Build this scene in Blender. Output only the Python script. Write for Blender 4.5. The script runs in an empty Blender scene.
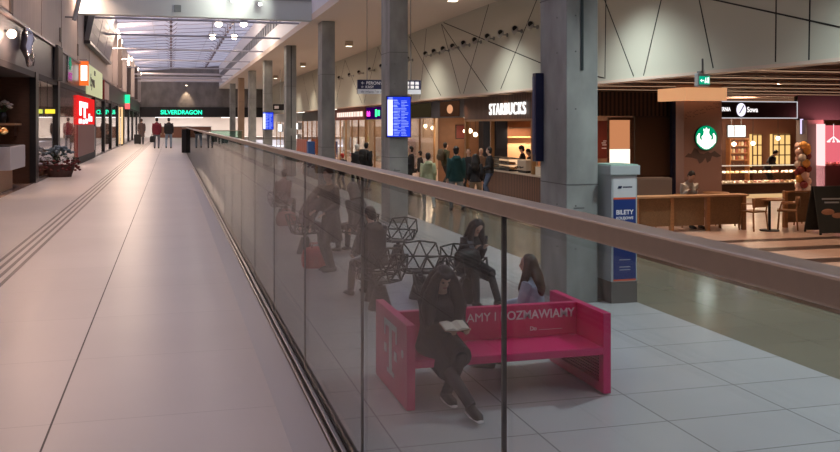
import bpy, bmesh, math, random
from mathutils import Vector, Matrix
random.seed(7)
PI = math.pi
S = bpy.context.scene
COL = S.collection

# ------------------------------------------------------------------ camera, world, exposure
F = 900.0
YAW = math.atan(249 / F)
CS, SN = math.cos(YAW), math.sin(YAW)
HL = -1.1                      # level of the lower concourse (gallery floor is 0)
cam_data = bpy.data.cameras.new('camera')
cam = bpy.data.objects.new('camera', cam_data)
COL.objects.link(cam)
cam.location = (0, 0, 1.4)
cam.rotation_euler = (PI / 2, 0, -YAW)
cam_data.sensor_width = 36
cam_data.lens = F / 840 * 36
cam_data.shift_y = -102 / 840
cam_data.clip_start = 0.05
cam_data.clip_end = 400
S.camera = cam
S.view_settings.view_transform = 'Standard'
S.view_settings.look = 'None'
S.view_settings.exposure = 0.38
S.view_settings.gamma = 1
S.view_settings.use_curve_mapping = False
try:
    S.cycles.use_denoising = True
    S.cycles.max_bounces = 10
    S.cycles.diffuse_bounces = 4
    S.cycles.glossy_bounces = 4
    S.cycles.transparent_max_bounces = 24
    S.cycles.sample_clamp_indirect = 6
    S.cycles.caustics_reflective = False
    S.cycles.caustics_refractive = False
except Exception:
    pass
W = bpy.data.worlds.new('world')
S.world = W
W.use_nodes = True
W.node_tree.nodes['Background'].inputs[0].default_value = (0.72, 0.74, 0.86, 1)
W.node_tree.nodes['Background'].inputs[1].default_value = 1.9


def place(u, zc):
    """ground position of something seen at column u of the frame and zc metres deep"""
    X = (u - 171) * zc * CS / F
    return X, (zc - X * SN) / CS


def xat(u, Y):
    """x of a point seen at column u that stands at depth Y along the hall"""
    k = (u - 171) * CS / F
    return k * Y * CS / (1 - k * SN)


LIGHTS = []


def lamp(kind, loc, power, color, size=0.2, rot=(0, 0, 0), spot=100, blend=0.6, size_y=None, name='light'):
    d = bpy.data.lights.new(name, kind)
    d.energy = power
    d.color = color
    if kind == 'AREA':
        d.size = size
        if size_y:
            d.shape = 'RECTANGLE'
            d.size_y = size_y
    else:
        d.shadow_soft_size = size
    if kind == 'SPOT':
        d.spot_size = math.radians(spot)
        d.spot_blend = blend
    o = bpy.data.objects.new(name, d)
    COL.objects.link(o)
    o.location = loc
    o.rotation_euler = rot
    return o


# ------------------------------------------------------------------ materials
MATS = {}


def mat(name, color, rough=0.6, metal=0.0, emit=None, es=0.0, noise=0.0, nscale=3.0, bump=0.0, spec=0.5, ndetail=6, stretch=None):
    if name in MATS:
        return MATS[name]
    m = bpy.data.materials.new(name)
    m.use_nodes = True
    nt = m.node_tree
    b = nt.nodes['Principled BSDF']
    b.inputs['Base Color'].default_value = (*color, 1)
    b.inputs['Roughness'].default_value = rough
    b.inputs['Metallic'].default_value = metal
    b.inputs['Specular IOR Level'].default_value = spec
    if emit:
        b.inputs['Emission Color'].default_value = (*emit, 1)
        b.inputs['Emission Strength'].default_value = es
    if noise or bump:
        tc = nt.nodes.new('ShaderNodeTexCoord')
        mp = nt.nodes.new('ShaderNodeMapping')
        if stretch:
            mp.inputs['Scale'].default_value = stretch
        nt.links.new(tc.outputs['Object'], mp.inputs[0])
        n = nt.nodes.new('ShaderNodeTexNoise')
        n.inputs['Scale'].default_value = nscale
        n.inputs['Detail'].default_value = ndetail
        nt.links.new(mp.outputs[0], n.inputs['Vector'])
        if noise:
            r = nt.nodes.new('ShaderNodeMapRange')
            r.inputs[1].default_value = 0.25
            r.inputs[2].default_value = 0.75
            r.inputs[3].default_value = 1 - noise
            r.inputs[4].default_value = 1 + noise
            mul = nt.nodes.new('ShaderNodeVectorMath')
            mul.operation = 'SCALE'
            mul.inputs[0].default_value = color
            nt.links.new(n.outputs['Fac'], r.inputs[0])
            nt.links.new(r.outputs[0], mul.inputs['Scale'])
            nt.links.new(mul.outputs[0], b.inputs['Base Color'])
        if bump:
            bp = nt.nodes.new('ShaderNodeBump')
            bp.inputs['Strength'].default_value = bump
            bp.inputs['Distance'].default_value = 0.02
            nt.links.new(n.outputs['Fac'], bp.inputs['Height'])
            nt.links.new(bp.outputs[0], b.inputs['Normal'])
    MATS[name] = m
    return m


def glow(name, color, strength):
    if name in MATS:
        return MATS[name]
    m = bpy.data.materials.new(name)
    m.use_nodes = True
    nt = m.node_tree
    nt.nodes.clear()
    e = nt.nodes.new('ShaderNodeEmission')
    e.inputs[0].default_value = (*color, 1)
    e.inputs[1].default_value = strength
    o = nt.nodes.new('ShaderNodeOutputMaterial')
    nt.links.new(e.outputs[0], o.inputs[0])
    MATS[name] = m
    return m


def glass(name, tint, refl=1.0, rough=0.0, ior=1.5):
    """thin architectural glass: passes light straight, mirrors by Fresnel"""
    if name in MATS:
        return MATS[name]
    m = bpy.data.materials.new(name)
    m.use_nodes = True
    nt = m.node_tree
    nt.nodes.clear()
    t = nt.nodes.new('ShaderNodeBsdfTransparent')
    t.inputs[0].default_value = (*tint, 1)
    g = nt.nodes.new('ShaderNodeBsdfGlossy')
    g.inputs['Color'].default_value = (refl, refl, refl, 1)
    g.inputs['Roughness'].default_value = rough
    fr = nt.nodes.new('ShaderNodeFresnel')
    ge = nt.nodes.new('ShaderNodeNewGeometry')      # the back face of the pane mirrors as weakly as the front one
    io = nt.nodes.new('ShaderNodeMapRange')
    io.inputs[3].default_value = ior
    io.inputs[4].default_value = 1 / ior
    nt.links.new(ge.outputs['Backfacing'], io.inputs[0])
    nt.links.new(io.outputs[0], fr.inputs[0])
    mx = nt.nodes.new('ShaderNodeMixShader')
    o = nt.nodes.new('ShaderNodeOutputMaterial')
    nt.links.new(fr.outputs[0], mx.inputs[0])
    nt.links.new(t.outputs[0], mx.inputs[1])
    nt.links.new(g.outputs[0], mx.inputs[2])
    nt.links.new(mx.outputs[0], o.inputs[0])
    MATS[name] = m
    return m


def tiles(name, c1, c2, line, w, h, off=(0, 0), mortar=0.008, rough=0.2, offset=0.5, tint_noise=0.05):
    """rectangular tiles w (along x) by h (along y) in object space"""
    m = bpy.data.materials.new(name)
    m.use_nodes = True
    nt = m.node_tree
    b = nt.nodes['Principled BSDF']
    tc = nt.nodes.new('ShaderNodeTexCoord')
    mp = nt.nodes.new('ShaderNodeMapping')
    mp.inputs['Location'].default_value = (off[0], off[1], 0)
    br = nt.nodes.new('ShaderNodeTexBrick')
    br.offset = offset
    br.inputs['Color1'].default_value = (*c1, 1)
    br.inputs['Color2'].default_value = (*c2, 1)
    br.inputs['Mortar'].default_value = (*line, 1)
    br.inputs['Scale'].default_value = 1
    br.inputs['Mortar Size'].default_value = mortar
    br.inputs['Mortar Smooth'].default_value = 0.1
    br.inputs['Brick Width'].default_value = w
    br.inputs['Row Height'].default_value = h
    nt.links.new(tc.outputs['Object'], mp.inputs[0])
    nt.links.new(mp.outputs[0], br.inputs['Vector'])
    n = nt.nodes.new('ShaderNodeTexNoise')
    n.inputs['Scale'].default_value = 0.7
    n.inputs['Detail'].default_value = 8
    nt.links.new(tc.outputs['Object'], n.inputs['Vector'])
    r = nt.nodes.new('ShaderNodeMapRange')
    r.inputs[1].default_value = 0.3
    r.inputs[2].default_value = 0.7
    r.inputs[3].default_value = 1 - tint_noise
    r.inputs[4].default_value = 1 + tint_noise
    nt.links.new(n.outputs['Fac'], r.inputs[0])
    mul = nt.nodes.new('ShaderNodeVectorMath')
    mul.operation = 'SCALE'
    nt.links.new(br.outputs['Color'], mul.inputs[0])
    nt.links.new(r.outputs[0], mul.inputs['Scale'])
    nt.links.new(mul.outputs[0], b.inputs['Base Color'])
    b.inputs['Roughness'].default_value = rough
    MATS[name] = m
    return m


def concrete(name, color, v=0.16):
    m = mat(name, color, 0.75, noise=v, nscale=1.6, bump=0.25, ndetail=10, stretch=(1, 1, 0.6))
    return m


def slats(name, c1, c2, axis, pitch, rough=0.5, duty=0.5):
    """timber battens as a striped material: c1 batten, c2 dark gap"""
    if name in MATS:
        return MATS[name]
    m = bpy.data.materials.new(name)
    m.use_nodes = True
    nt = m.node_tree
    b = nt.nodes['Principled BSDF']
    b.inputs['Roughness'].default_value = rough
    tc = nt.nodes.new('ShaderNodeTexCoord')
    sp = nt.nodes.new('ShaderNodeSeparateXYZ')
    nt.links.new(tc.outputs['Object'], sp.inputs[0])
    md = nt.nodes.new('ShaderNodeMath')
    md.operation = 'MODULO'
    ad = nt.nodes.new('ShaderNodeMath')
    ad.operation = 'ADD'
    ad.inputs[1].default_value = 1000 * pitch
    nt.links.new(sp.outputs[axis], ad.inputs[0])
    nt.links.new(ad.outputs[0], md.inputs[0])
    md.inputs[1].default_value = pitch
    gt = nt.nodes.new('ShaderNodeMath')
    gt.operation = 'GREATER_THAN'
    gt.inputs[1].default_value = pitch * duty
    nt.links.new(md.outputs[0], gt.inputs[0])
    mx = nt.nodes.new('ShaderNodeMix')
    mx.data_type = 'RGBA'
    mx.inputs[6].default_value = (*c1, 1)
    mx.inputs[7].default_value = (*c2, 1)
    nt.links.new(gt.outputs[0], mx.inputs[0])
    nt.links.new(mx.outputs[2], b.inputs['Base Color'])
    MATS[name] = m
    return m


M_conc = concrete('concrete', (0.29, 0.305, 0.29), 0.42)
M_conc_end = concrete('concrete_end', (0.20, 0.19, 0.19), 0.3)
M_steel = mat('brushed_steel', (0.56, 0.47, 0.38), 0.36, 0.5, noise=0.04, nscale=40)
M_darkmetal = mat('dark_metal', (0.03, 0.03, 0.035), 0.35, 0.6)
M_black = mat('black_matte', (0.012, 0.012, 0.014), 0.6)
M_white = mat('white_paint', (0.72, 0.73, 0.74), 0.5)
M_lightgrey = mat('light_grey', (0.42, 0.44, 0.46), 0.45)
M_grey = mat('mid_grey', (0.2, 0.205, 0.21), 0.5)
M_soffit = mat('soffit_cream', (0.74, 0.64, 0.55), 0.8)
M_panelwall = mat('cream_panels', (0.50, 0.50, 0.42), 0.55)
M_leftwall = mat('beige_panels', (0.42, 0.35, 0.31), 0.6, noise=0.12, nscale=2.2, stretch=(1, 3, 0.12))
M_pink = mat('magenta_paint', (0.66, 0.014, 0.145), 0.32, noise=0.04, nscale=6)
M_pinkdark = mat('magenta_perforated', (0.30, 0.006, 0.05), 0.5)
M_textwhite = mat('white_lettering', (0.85, 0.82, 0.84), 0.5)
M_brownwood = mat('brown_wood', (0.10, 0.045, 0.025), 0.45, noise=0.25, nscale=5, stretch=(1, 1, 6))
M_wood = mat('oak_wood', (0.36, 0.17, 0.07), 0.45, noise=0.2, nscale=6, stretch=(1, 6, 6))
M_lightwood = mat('light_wood', (0.5, 0.3, 0.16), 0.5, noise=0.15, nscale=5, stretch=(1, 6, 6))
M_slat_brown = slats('brown_battens', (0.17, 0.08, 0.048), (0.015, 0.008, 0.006), 1, 0.14)
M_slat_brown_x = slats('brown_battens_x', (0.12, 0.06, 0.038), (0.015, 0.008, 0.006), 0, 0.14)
M_darkceil = mat('dark_brown_ceiling', (0.045, 0.026, 0.02), 0.7)
M_rattan = mat('rattan', (0.28, 0.14, 0.06), 0.6, noise=0.3, nscale=60)
M_glass = glass('balustrade_glass', (0.94, 0.96, 0.96), 0.36)
M_shopglass = glass('shop_glass', (0.9, 0.9, 0.9), 1.0)
M_navy = mat('navy_sign', (0.008, 0.012, 0.05), 0.4)
M_chairblack = mat('chair_black', (0.012, 0.013, 0.013), 0.45)
M_skin = mat('skin', (0.56, 0.36, 0.28), 0.5)


# ------------------------------------------------------------------ mesh helper
class MB:
    def __init__(self):
        self.v, self.f, self.m = [], [], []
        self.mi = 0

    def add(self, verts, faces):
        n = len(self.v)
        self.v += [tuple(p) for p in verts]
        self.f += [tuple(i + n for i in q) for q in faces]
        self.m += [self.mi] * len(faces)
        return self

    def box(self, x0, x1, y0, y1, z0, z1):
        x0, x1 = sorted((x0, x1)); y0, y1 = sorted((y0, y1)); z0, z1 = sorted((z0, z1))
        v = [(x0, y0, z0), (x1, y0, z0), (x1, y1, z0), (x0, y1, z0), (x0, y0, z1), (x1, y0, z1), (x1, y1, z1), (x0, y1, z1)]
        return self.add(v, [(0, 3, 2, 1), (4, 5, 6, 7), (0, 1, 5, 4), (1, 2, 6, 5), (2, 3, 7, 6), (3, 0, 4, 7)])

    def obox(self, c, size, rz=0.0, rx=0.0, ry=0.0):
        a, b_, d = size[0] / 2, size[1] / 2, size[2] / 2
        R = Matrix.Rotation(rz, 3, 'Z') @ Matrix.Rotation(rx, 3, 'X') @ Matrix.Rotation(ry, 3, 'Y')
        v = [Vector(c) + R @ Vector(p) for p in [(-a, -b_, -d), (a, -b_, -d), (a, b_, -d), (-a, b_, -d), (-a, -b_, d), (a, -b_, d), (a, b_, d), (-a, b_, d)]]
        return self.add(v, [(0, 3, 2, 1), (4, 5, 6, 7), (0, 1, 5, 4), (1, 2, 6, 5), (2, 3, 7, 6), (3, 0, 4, 7)])

    def prism(self, pts, ext):
        """polygon pts (3D, planar) extruded by vector ext"""
        n = len(pts)
        e = Vector(ext)
        v = [Vector(p) for p in pts] + [Vector(p) + e for p in pts]
        f = [tuple(range(n - 1, -1, -1)), tuple(range(n, 2 * n))]
        f += [(i, (i + 1) % n, n + (i + 1) % n, n + i) for i in range(n)]
        return self.add(v, f)

    def loft(self, pts, radii, lateral=(1, 0, 0), seg=12):
        pts = [Vector(p) for p in pts]
        lat = Vector(lateral)
        n = len(pts)
        vs, fs = [], []
        for i, p in enumerate(pts):
            t = pts[min(i + 1, n - 1)] - pts[max(i - 1, 0)]
            if t.length < 1e-9:
                t = Vector((0, 0, 1))
            t.normalize()
            u = lat - lat.dot(t) * t
            if u.length < 0.05:
                u = Vector((0, 1, 0)) - Vector((0, 1, 0)).dot(t) * t
                if u.length < 0.05:
                    u = Vector((0, 0, 1)) - Vector((0, 0, 1)).dot(t) * t
            u.normalize()
            w = t.cross(u)
            r = radii[i] if i < len(radii) else radii[-1]
            rx, ry = r if isinstance(r, tuple) else (r, r)
            for k in range(seg):
                a = 2 * PI * k / seg
                vs.append(p + u * (rx * math.cos(a)) + w * (ry * math.sin(a)))
        for i in range(n - 1):
            for k in range(seg):
                a, b_ = i * seg + k, i * seg + (k + 1) % seg
                fs.append((a, b_, b_ + seg, a + seg))
        fs.append(tuple(range(seg - 1, -1, -1)))
        fs.append(tuple((n - 1) * seg + k for k in range(seg)))
        return self.add(vs, fs)

    def tube(self, a, b_, r, r2=None, seg=10):
        return self.loft([a, b_], [r, r if r2 is None else r2], (0.31, 0.17, 0.93) if abs((Vector(b_) - Vector(a)).normalized().dot(Vector((0.31, 0.17, 0.93)).normalized())) < 0.95 else (1, 0, 0), seg)

    def ball(self, c, r, seg=12, rings=8, rot=None):
        c = Vector(c)
        rx, ry, rz = r if isinstance(r, tuple) else (r, r, r)
        vs = [Vector((0, 0, -rz))]
        for i in range(1, rings):
            ph = -PI / 2 + PI * i / rings
            for k in range(seg):
                a = 2 * PI * k / seg
                vs.append(Vector((rx * math.cos(ph) * math.cos(a), ry * math.cos(ph) * math.sin(a), rz * math.sin(ph))))
        vs.append(Vector((0, 0, rz)))
        if rot is not None:
            vs = [rot @ q for q in vs]
        vs = [q + c for q in vs]
        fs = []
        for k in range(seg):
            fs.append((0, 1 + (k + 1) % seg, 1 + k))
        for i in range(rings - 2):
            for k in range(seg):
                a = 1 + i * seg + k
                b_ = 1 + i * seg + (k + 1) % seg
                fs.append((a, b_, b_ + seg, a + seg))
        top = len(vs) - 1
        base = 1 + (rings - 2) * seg
        for k in range(seg):
            fs.append((base + k, base + (k + 1) % seg, top))
        return self.add(vs, fs)

    def disc(self, c, r, axis='Y', th=0.02, seg=32, sx=1.0):
        c = Vector(c)
        pts = []
        for k in range(seg):
            a = 2 * PI * k / seg
            if axis == 'Y':
                pts.append(c + Vector((r * sx * math.cos(a), 0, r * math.sin(a))))
            elif axis == 'X':
                pts.append(c + Vector((0, r * sx * math.cos(a), r * math.sin(a))))
            else:
                pts.append(c + Vector((r * sx * math.cos(a), r * math.sin(a), 0)))
        e = {'Y': (0, th, 0), 'X': (th, 0, 0), 'Z': (0, 0, th)}[axis]
        return self.prism(pts, e)

    def build(self, name, material, parent=None, smooth=False, bevel=0.0, remesh=0.0, seg=2):
        me = bpy.data.meshes.new(name)
        me.from_pydata(self.v, [], self.f)
        ms = material if isinstance(material, (list, tuple)) else [material]
        for x in ms:
            me.materials.append(x)
        if len(ms) > 1:
            me.polygons.foreach_set('material_index', self.m)
        bm = bmesh.new()
        bm.from_mesh(me)
        bmesh.ops.recalc_face_normals(bm, faces=bm.faces)
        bm.to_mesh(me)
        bm.free()
        if smooth:
            me.polygons.foreach_set('use_smooth', [True] * len(me.polygons))
        me.update()
        o = bpy.data.objects.new(name, me)
        COL.objects.link(o)
        if parent:
            o.parent = parent
        if bevel:
            md = o.modifiers.new('bevel', 'BEVEL')
            md.width = bevel
            md.segments = seg
            md.limit_method = 'ANGLE'
        if remesh:
            md = o.modifiers.new('remesh', 'REMESH')
            md.mode = 'VOXEL'
            md.voxel_size = remesh
            md.use_smooth_shade = True
            sm = o.modifiers.new('smooth', 'SMOOTH')
            sm.factor = 0.5
            sm.iterations = 3
        return o


def bx(*a):
    return MB().box(*a)


def thing(name, label, cat, loc=(0, 0, 0), rz=0.0, group=None):
    o = bpy.data.objects.new(name, None)
    o.empty_display_size = 0.2
    COL.objects.link(o)
    o.location = loc
    o.rotation_euler = (0, 0, rz)
    o['label'] = label
    o['category'] = cat
    if group:
        o['group'] = group
    return o


def tag(o, label, cat, group=None, kind=None):
    o['label'] = label
    o['category'] = cat
    if group:
        o['group'] = group
    if kind:
        o['kind'] = kind
    return o


def struct(name, mb, m, parent=None, **k):
    o = mb.build(name, m, parent, **k)
    if parent is None:
        o['kind'] = 'structure'
    return o


def dup(root, loc, rz=0.0, label=None, group=None):
    r = root.copy()
    COL.objects.link(r)
    r.location = loc
    r.rotation_euler = (0, 0, rz)
    if label:
        r['label'] = label
    if group:
        r['group'] = group
    for ch in list(root.children):
        c = ch.copy()
        COL.objects.link(c)
        c.parent = r
        for g in ch.children:
            d = g.copy()
            COL.objects.link(d)
            d.parent = c
    return r


def text(name, s, size, m, parent, loc, facing='-Y', th=0.01, bold=0.0, sx=1.0, align='LEFT', space=1.0):
    """flat lettering turned into a mesh; facing -Y (towards the viewer) or -X (towards the gallery) or +X"""
    cu = bpy.data.curves.new(name, 'FONT')
    cu.body = s
    cu.size = size
    cu.extrude = th / 2
    cu.offset = bold
    cu.align_x = align
    cu.space_character = space
    t = bpy.data.objects.new(name, cu)
    me = bpy.data.meshes.new_from_object(t)
    me.name = name
    bpy.data.objects.remove(t)
    if facing == '-Y':
        R = Matrix.Rotation(PI / 2, 4, 'X')
    elif facing == '-X':
        R = Matrix.Rotation(-PI / 2, 4, 'Z') @ Matrix.Rotation(PI / 2, 4, 'X')
    else:
        R = Matrix.Rotation(PI / 2, 4, 'Z') @ Matrix.Rotation(PI / 2, 4, 'X')
    me.transform(Matrix.Translation(loc) @ R @ Matrix.Diagonal((sx, 1, 1, 1)))
    me.materials.clear()
    me.materials.append(m)
    o = bpy.data.objects.new(name, me)
    COL.objects.link(o)
    if parent:
        o.parent = parent
    return o

# ================================================================== SETTING
M_tileL = tiles('gallery_tiles', (0.50, 0.465, 0.445), (0.48, 0.445, 0.425), (0.38, 0.35, 0.335), 1.2, 1.2, (0.537 + 12, 0.3), 0.004, 0.36, 0.0, 0.05)
M_tileW = tiles('white_tiles', (0.50, 0.51, 0.52), (0.47, 0.48, 0.49), (0.22, 0.225, 0.23), 1.17, 0.775, (-4.03 + 23.4, -7.52 + 15.5), 0.007, 0.25, 0.0, 0.06)
M_tileB = tiles('beige_tiles', (0.24, 0.225, 0.17), (0.225, 0.21, 0.16), (0.17, 0.155, 0.115), 1.2, 0.8, (1.3, 0), 0.006, 0.14, 0.0, 0.08)
M_tileP = tiles('cafe_tiles', (0.55, 0.38, 0.30), (0.52, 0.36, 0.28), (0.25, 0.15, 0.11), 1.2, 0.8, (1.3, 0), 0.006, 0.32, 0.0, 0.08)
M_stripe = mat('brown_stripe', (0.07, 0.04, 0.03), 0.3)
GX = 0.714                      # the glass plane
YE = 98.0                       # end wall
struct('floor', MB().box(-3.12, GX + 0.03, -5, 46, HL - 0.1, 0).box(-3.12, 3.5, 46.001, YE, HL - 0.1, 0), M_tileL)
struct('floor_shop', bx(-9, -3.121, -5, YE, -0.3, -0.002), mat('shop_floor', (0.33, 0.22, 0.17), 0.25))
struct('floor_lower', MB().box(GX + 0.031, 6.3, -5, 45.999, HL - 0.1, HL).box(3.501, 6.3, 46.0, YE, HL - 0.1, HL), M_tileW)
struct('floor_beige', bx(6.301, 8.45, -5, YE, HL - 0.1, HL), M_tileB)
struct('trim_1', bx(8.451, 8.72, -5, YE, HL - 0.1, HL + 0.001), M_stripe)
struct('floor_cafe', bx(8.721, 31, -5, YE, HL - 0.1, HL), M_tileP)
# brown cross stripes laid in the cafe floor
for i, (y0, y1) in enumerate(((12.3, 12.7), (13.7, 14.15), (15.2, 15.65), (16.5, 16.85))):
    struct('trim_%d' % (i + 2), bx(9.6, 30, y0, y1, HL - 0.02, HL + 0.0015), M_stripe)
# long dark joint and the four grooved guide strips of the gallery floor
struct('trim_7', bx(-0.542, -0.533, -5, YE, -0.02, 0.0012), mat('joint_dark', (0.06, 0.05, 0.045), 0.6))
g = MB()
for k in range(4):
    x = -1.70 + k * 0.085
    g.box(x, x + 0.034, -5, YE, -0.02, 0.004)
struct('trim_8', g, mat('guide_strip', (0.075, 0.05, 0.04), 0.4))
# low sloped grey strip beside the glass
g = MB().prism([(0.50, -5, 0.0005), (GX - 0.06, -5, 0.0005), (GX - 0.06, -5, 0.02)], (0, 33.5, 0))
struct('trim_9', g, mat('edge_strip_grey', (0.36, 0.345, 0.345), 0.3))

# columns of the nave
COLS = [11.5 + 10.5 * k for k in range(8)]
for i, y in enumerate(COLS):
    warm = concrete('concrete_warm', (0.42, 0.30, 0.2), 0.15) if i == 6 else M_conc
    g = bx(5.29, 5.77, y, y + 0.92, HL, 5.15)
    o = struct('column', g, warm, bevel=0.012)
    jb = MB()
    for z in (0.55, 3.2):
        jb.box(5.285, 5.775, y - 0.004, y + 0.925, z, z + 0.012)
    if i < 2:
        for z in (-0.35, 0.1, 0.25, 1.6, 2.4, 2.9):
            jb.box(5.42, 5.44, y - 0.004, y, z, z + 0.02)
            jb.box(5.285, 5.29, y + 0.3, y + 0.32, z, z + 0.02)
        jb.box(5.40, 5.56, y - 0.004, y, 0.22, 0.235)
        jb.box(5.40, 5.56, y - 0.004, y, -0.12, -0.105)
    jb.build('joint', mat('concrete_joint', (0.12, 0.12, 0.12), 0.8), o)
    if i in (0, 3):
        bx(5.505, 5.545, y - 0.012, y + 0.02, 2.15 if i == 0 else 1.2, 5.14).build('cable_slot', mat('slot_dark', (0.02, 0.03, 0.035), 0.5), o)
    if i == 3:
        bx(5.505, 5.545, y - 0.012, y + 0.02, -1.0, 0.85).build('cable_slot', MATS['slot_dark'], o)

# soffit, skylight fascia, upper right wall
struct('ceiling_soffit', bx(4.93, 9.9, -5, YE, 5.15, 5.4), M_soffit)
g = MB()
g.box(4.93, 5.05, -5, YE, 5.401, 6.15)
g.box(4.93, 5.05, -5, YE, 6.75, 7.6)
struct('trim_10', g, mat('fascia_white', (0.78, 0.79, 0.84), 0.6))
g = MB()
y = 30
while y < YE:
    g.box(4.95, 5.03, y, y + 0.9, 6.151, 6.749)
    y += 1.3
g.box(5.031, 5.05, -5, YE, 6.151, 6.749)
lou = g.build('window_1', mat('louvre_grey', (0.16, 0.17, 0.19), 0.4))
lou['kind'] = 'structure'
struct('wall_right', bx(9.59, 9.9, -5, YE, 2.39, 5.15), M_panelwall)


def wallpt(u, v):
    zc = 9.59 * F / CS / (u - 171)
    return Vector(((9.59), (zc - 9.59 * SN) / CS, 1.4 + (124 - v) * zc / F))


SEAMS = [((409, 36), (441, 95.6)), ((441.6, 24), (487.5, 91)), ((441.6, 25), (460.4, 93.4)), ((488.8, 4), (463.6, 93.4)), ((443.7, 22.6), (542.5, 63.7)),
         ((536.6, 0), (500.8, 89)), ((426.5, 29), (419.8, 99.5)), ((411, 35), (411.5, 99)), ((604.8, 0), (633.7, 76.3)), ((661.2, 0), (643.6, 75.6)),
         ((699.4, 0), (713.3, 68)), ((716, 0), (840, 27.2)), ((776.3, 0), (775.6, 62)), ((810, 0), (809, 60)), ((606, 0), (605, 79)),
         ((345, 60), (362, 103)), ((378, 47), (364, 103)), ((378, 47), (400, 101)), ((336, 66), (338, 104)), ((542, 63.7), (604, 78)), ((345, 60), (336, 103)),
         ((312, 73), (318, 105)), ((303, 76), (309, 106))]
g = MB()
for a, b in SEAMS:
    p, q = wallpt(*a), wallpt(*b)
    for (s, t) in ((p, q), (q, p)):
        pass
    d = q - p
    if a[1] <= 4 and abs(d.z) > 0.3:           # seams that leave the frame run on up to the soffit
        p = p - d * ((5.15 - p.z) / (-d.z)) * -1 if False else q + (p - q) * ((5.15 - q.z) / (p.z - q.z))
    for pt in (p, q):
        pt.z = min(5.14, max(2.395, pt.z))
    d = (q - p)
    n = Vector((0, d.z, -d.y)).normalized() * 0.014
    x = Vector((-0.006, 0, 0))
    g.prism([p + n + x, q + n + x, q - n + x, p - n + x], (0.01, 0, 0))
g.build('panel_seam', mat('seam_black', (0.01, 0.01, 0.01), 0.7), bpy.data.objects['wall_right'])
bx(9.56, 9.9, -5, YE, 2.33, 2.388).build('trim_11', mat('wall_edge_cream', (0.62, 0.5, 0.42), 0.6))['kind'] = 'structure'

# lower ceiling over the shops with timber battens
struct('ceiling_cafe', bx(9.901, 31, -5, YE, 2.62, 2.8), M_darkceil)
for k in range(11):
    y = 12.3 + k * 2.32
    t = thing('linear_ceiling_light', 'long warm linear light set between the dark timber battens over the cafe', 'ceiling light', (10.1, y, 2.41), group='linear lights between the cafe ceiling battens')
    bx(0, 19.5, 0, 0.07, 0, 0.2).build('housing', M_brownwood, t)
    bx(0, 19.5, 0.005, 0.065, -0.008, 0).build('diffuser', glow('linear_warm', (1.0, 0.62, 0.38), 0.5), t)
g = MB()
y = 8.31
while y < 60:
    g.box(9.9, 30.5, y, y + 0.16, 2.42, 2.6)
    y += 1.16
g.build('trim_12', mat('batten_wood', (0.20, 0.11, 0.08), 0.5))['kind'] = 'structure'
struct('wall_cafe_side', bx(30.6, 31, -5, YE, HL, 2.62), mat('cafe_wall', (0.12, 0.07, 0.055), 0.7))
struct('wall_back', bx(-9, 31, -5.3, -5.001, HL - 0.1, 7.8), M_grey)

# upper left wall, shop fascia, shop ceiling and back wall
struct('wall_left', bx(-3.4, -3.1, -5, YE, 3.56, 6.7), M_leftwall)
g = MB()
for y in (19.8, 24, 28.2, 33, 37.5):
    g.box(-3.104, -3.09, y, y + 0.03, 3.57, 6.69)
g.build('panel_seam', mat('seam_brown', (0.13, 0.1, 0.09), 0.7), bpy.data.objects['wall_left'])
bx(-3.42, -3.04, -5, YE, 3.50, 3.559).build('trim_13', mat('trim_mauve', (0.2, 0.16, 0.16), 0.4))['kind'] = 'structure'
struct('wall_fascia', bx(-3.3, -3.1, -5, YE, 2.63, 3.499), mat('gloss_fascia', (0.06, 0.045, 0.05), 0.34, spec=0.35))
struct('ceiling_shop', bx(-9, -3.101, -5, YE, 2.5, 2.629), mat('shop_ceiling', (0.06, 0.05, 0.05), 0.7))
struct('wall_shop_back', bx(-9.2, -9.001, -5, YE, -0.3, 2.629), mat('shop_back', (0.35, 0.26, 0.22), 0.7))

# skylight: translucent panes on steel bars
m = bpy.data.materials.new('roof_panes')
m.use_nodes = True
nt = m.node_tree
nt.nodes.clear()
tr = nt.nodes.new('ShaderNodeBsdfTranslucent'); tr.inputs[0].default_value = (0.62, 0.60, 0.655, 1)
tp = nt.nodes.new('ShaderNodeBsdfTransparent'); tp.inputs[0].default_value = (0.8, 0.8, 0.8, 1)
df = nt.nodes.new('ShaderNodeBsdfDiffuse'); df.inputs[0].default_value = (0.55, 0.53, 0.6, 1)
m1 = nt.nodes.new('ShaderNodeMixShader'); m1.inputs[0].default_value = 0.25
m2 = nt.nodes.new('ShaderNodeMixShader'); m2.inputs[0].default_value = 0.3
oo = nt.nodes.new('ShaderNodeOutputMaterial')
nt.links.new(tr.outputs[0], m1.inputs[1]); nt.links.new(tp.outputs[0], m1.inputs[2])
nt.links.new(m1.outputs[0], m2.inputs[1]); nt.links.new(df.outputs[0], m2.inputs[2]); nt.links.new(m2.outputs[0], oo.inputs[0])
g = MB().prism([(-3.45, -5, 6.9), (5.05, -5, 7.6), (5.05, -5, 7.62), (-3.45, -5, 6.92)], (0, YE + 5, 0))
sky = struct('window_2', g, m)


def roofz(x):
    return 6.9 + (x + 3.45) / 8.5 * 0.7


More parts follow.
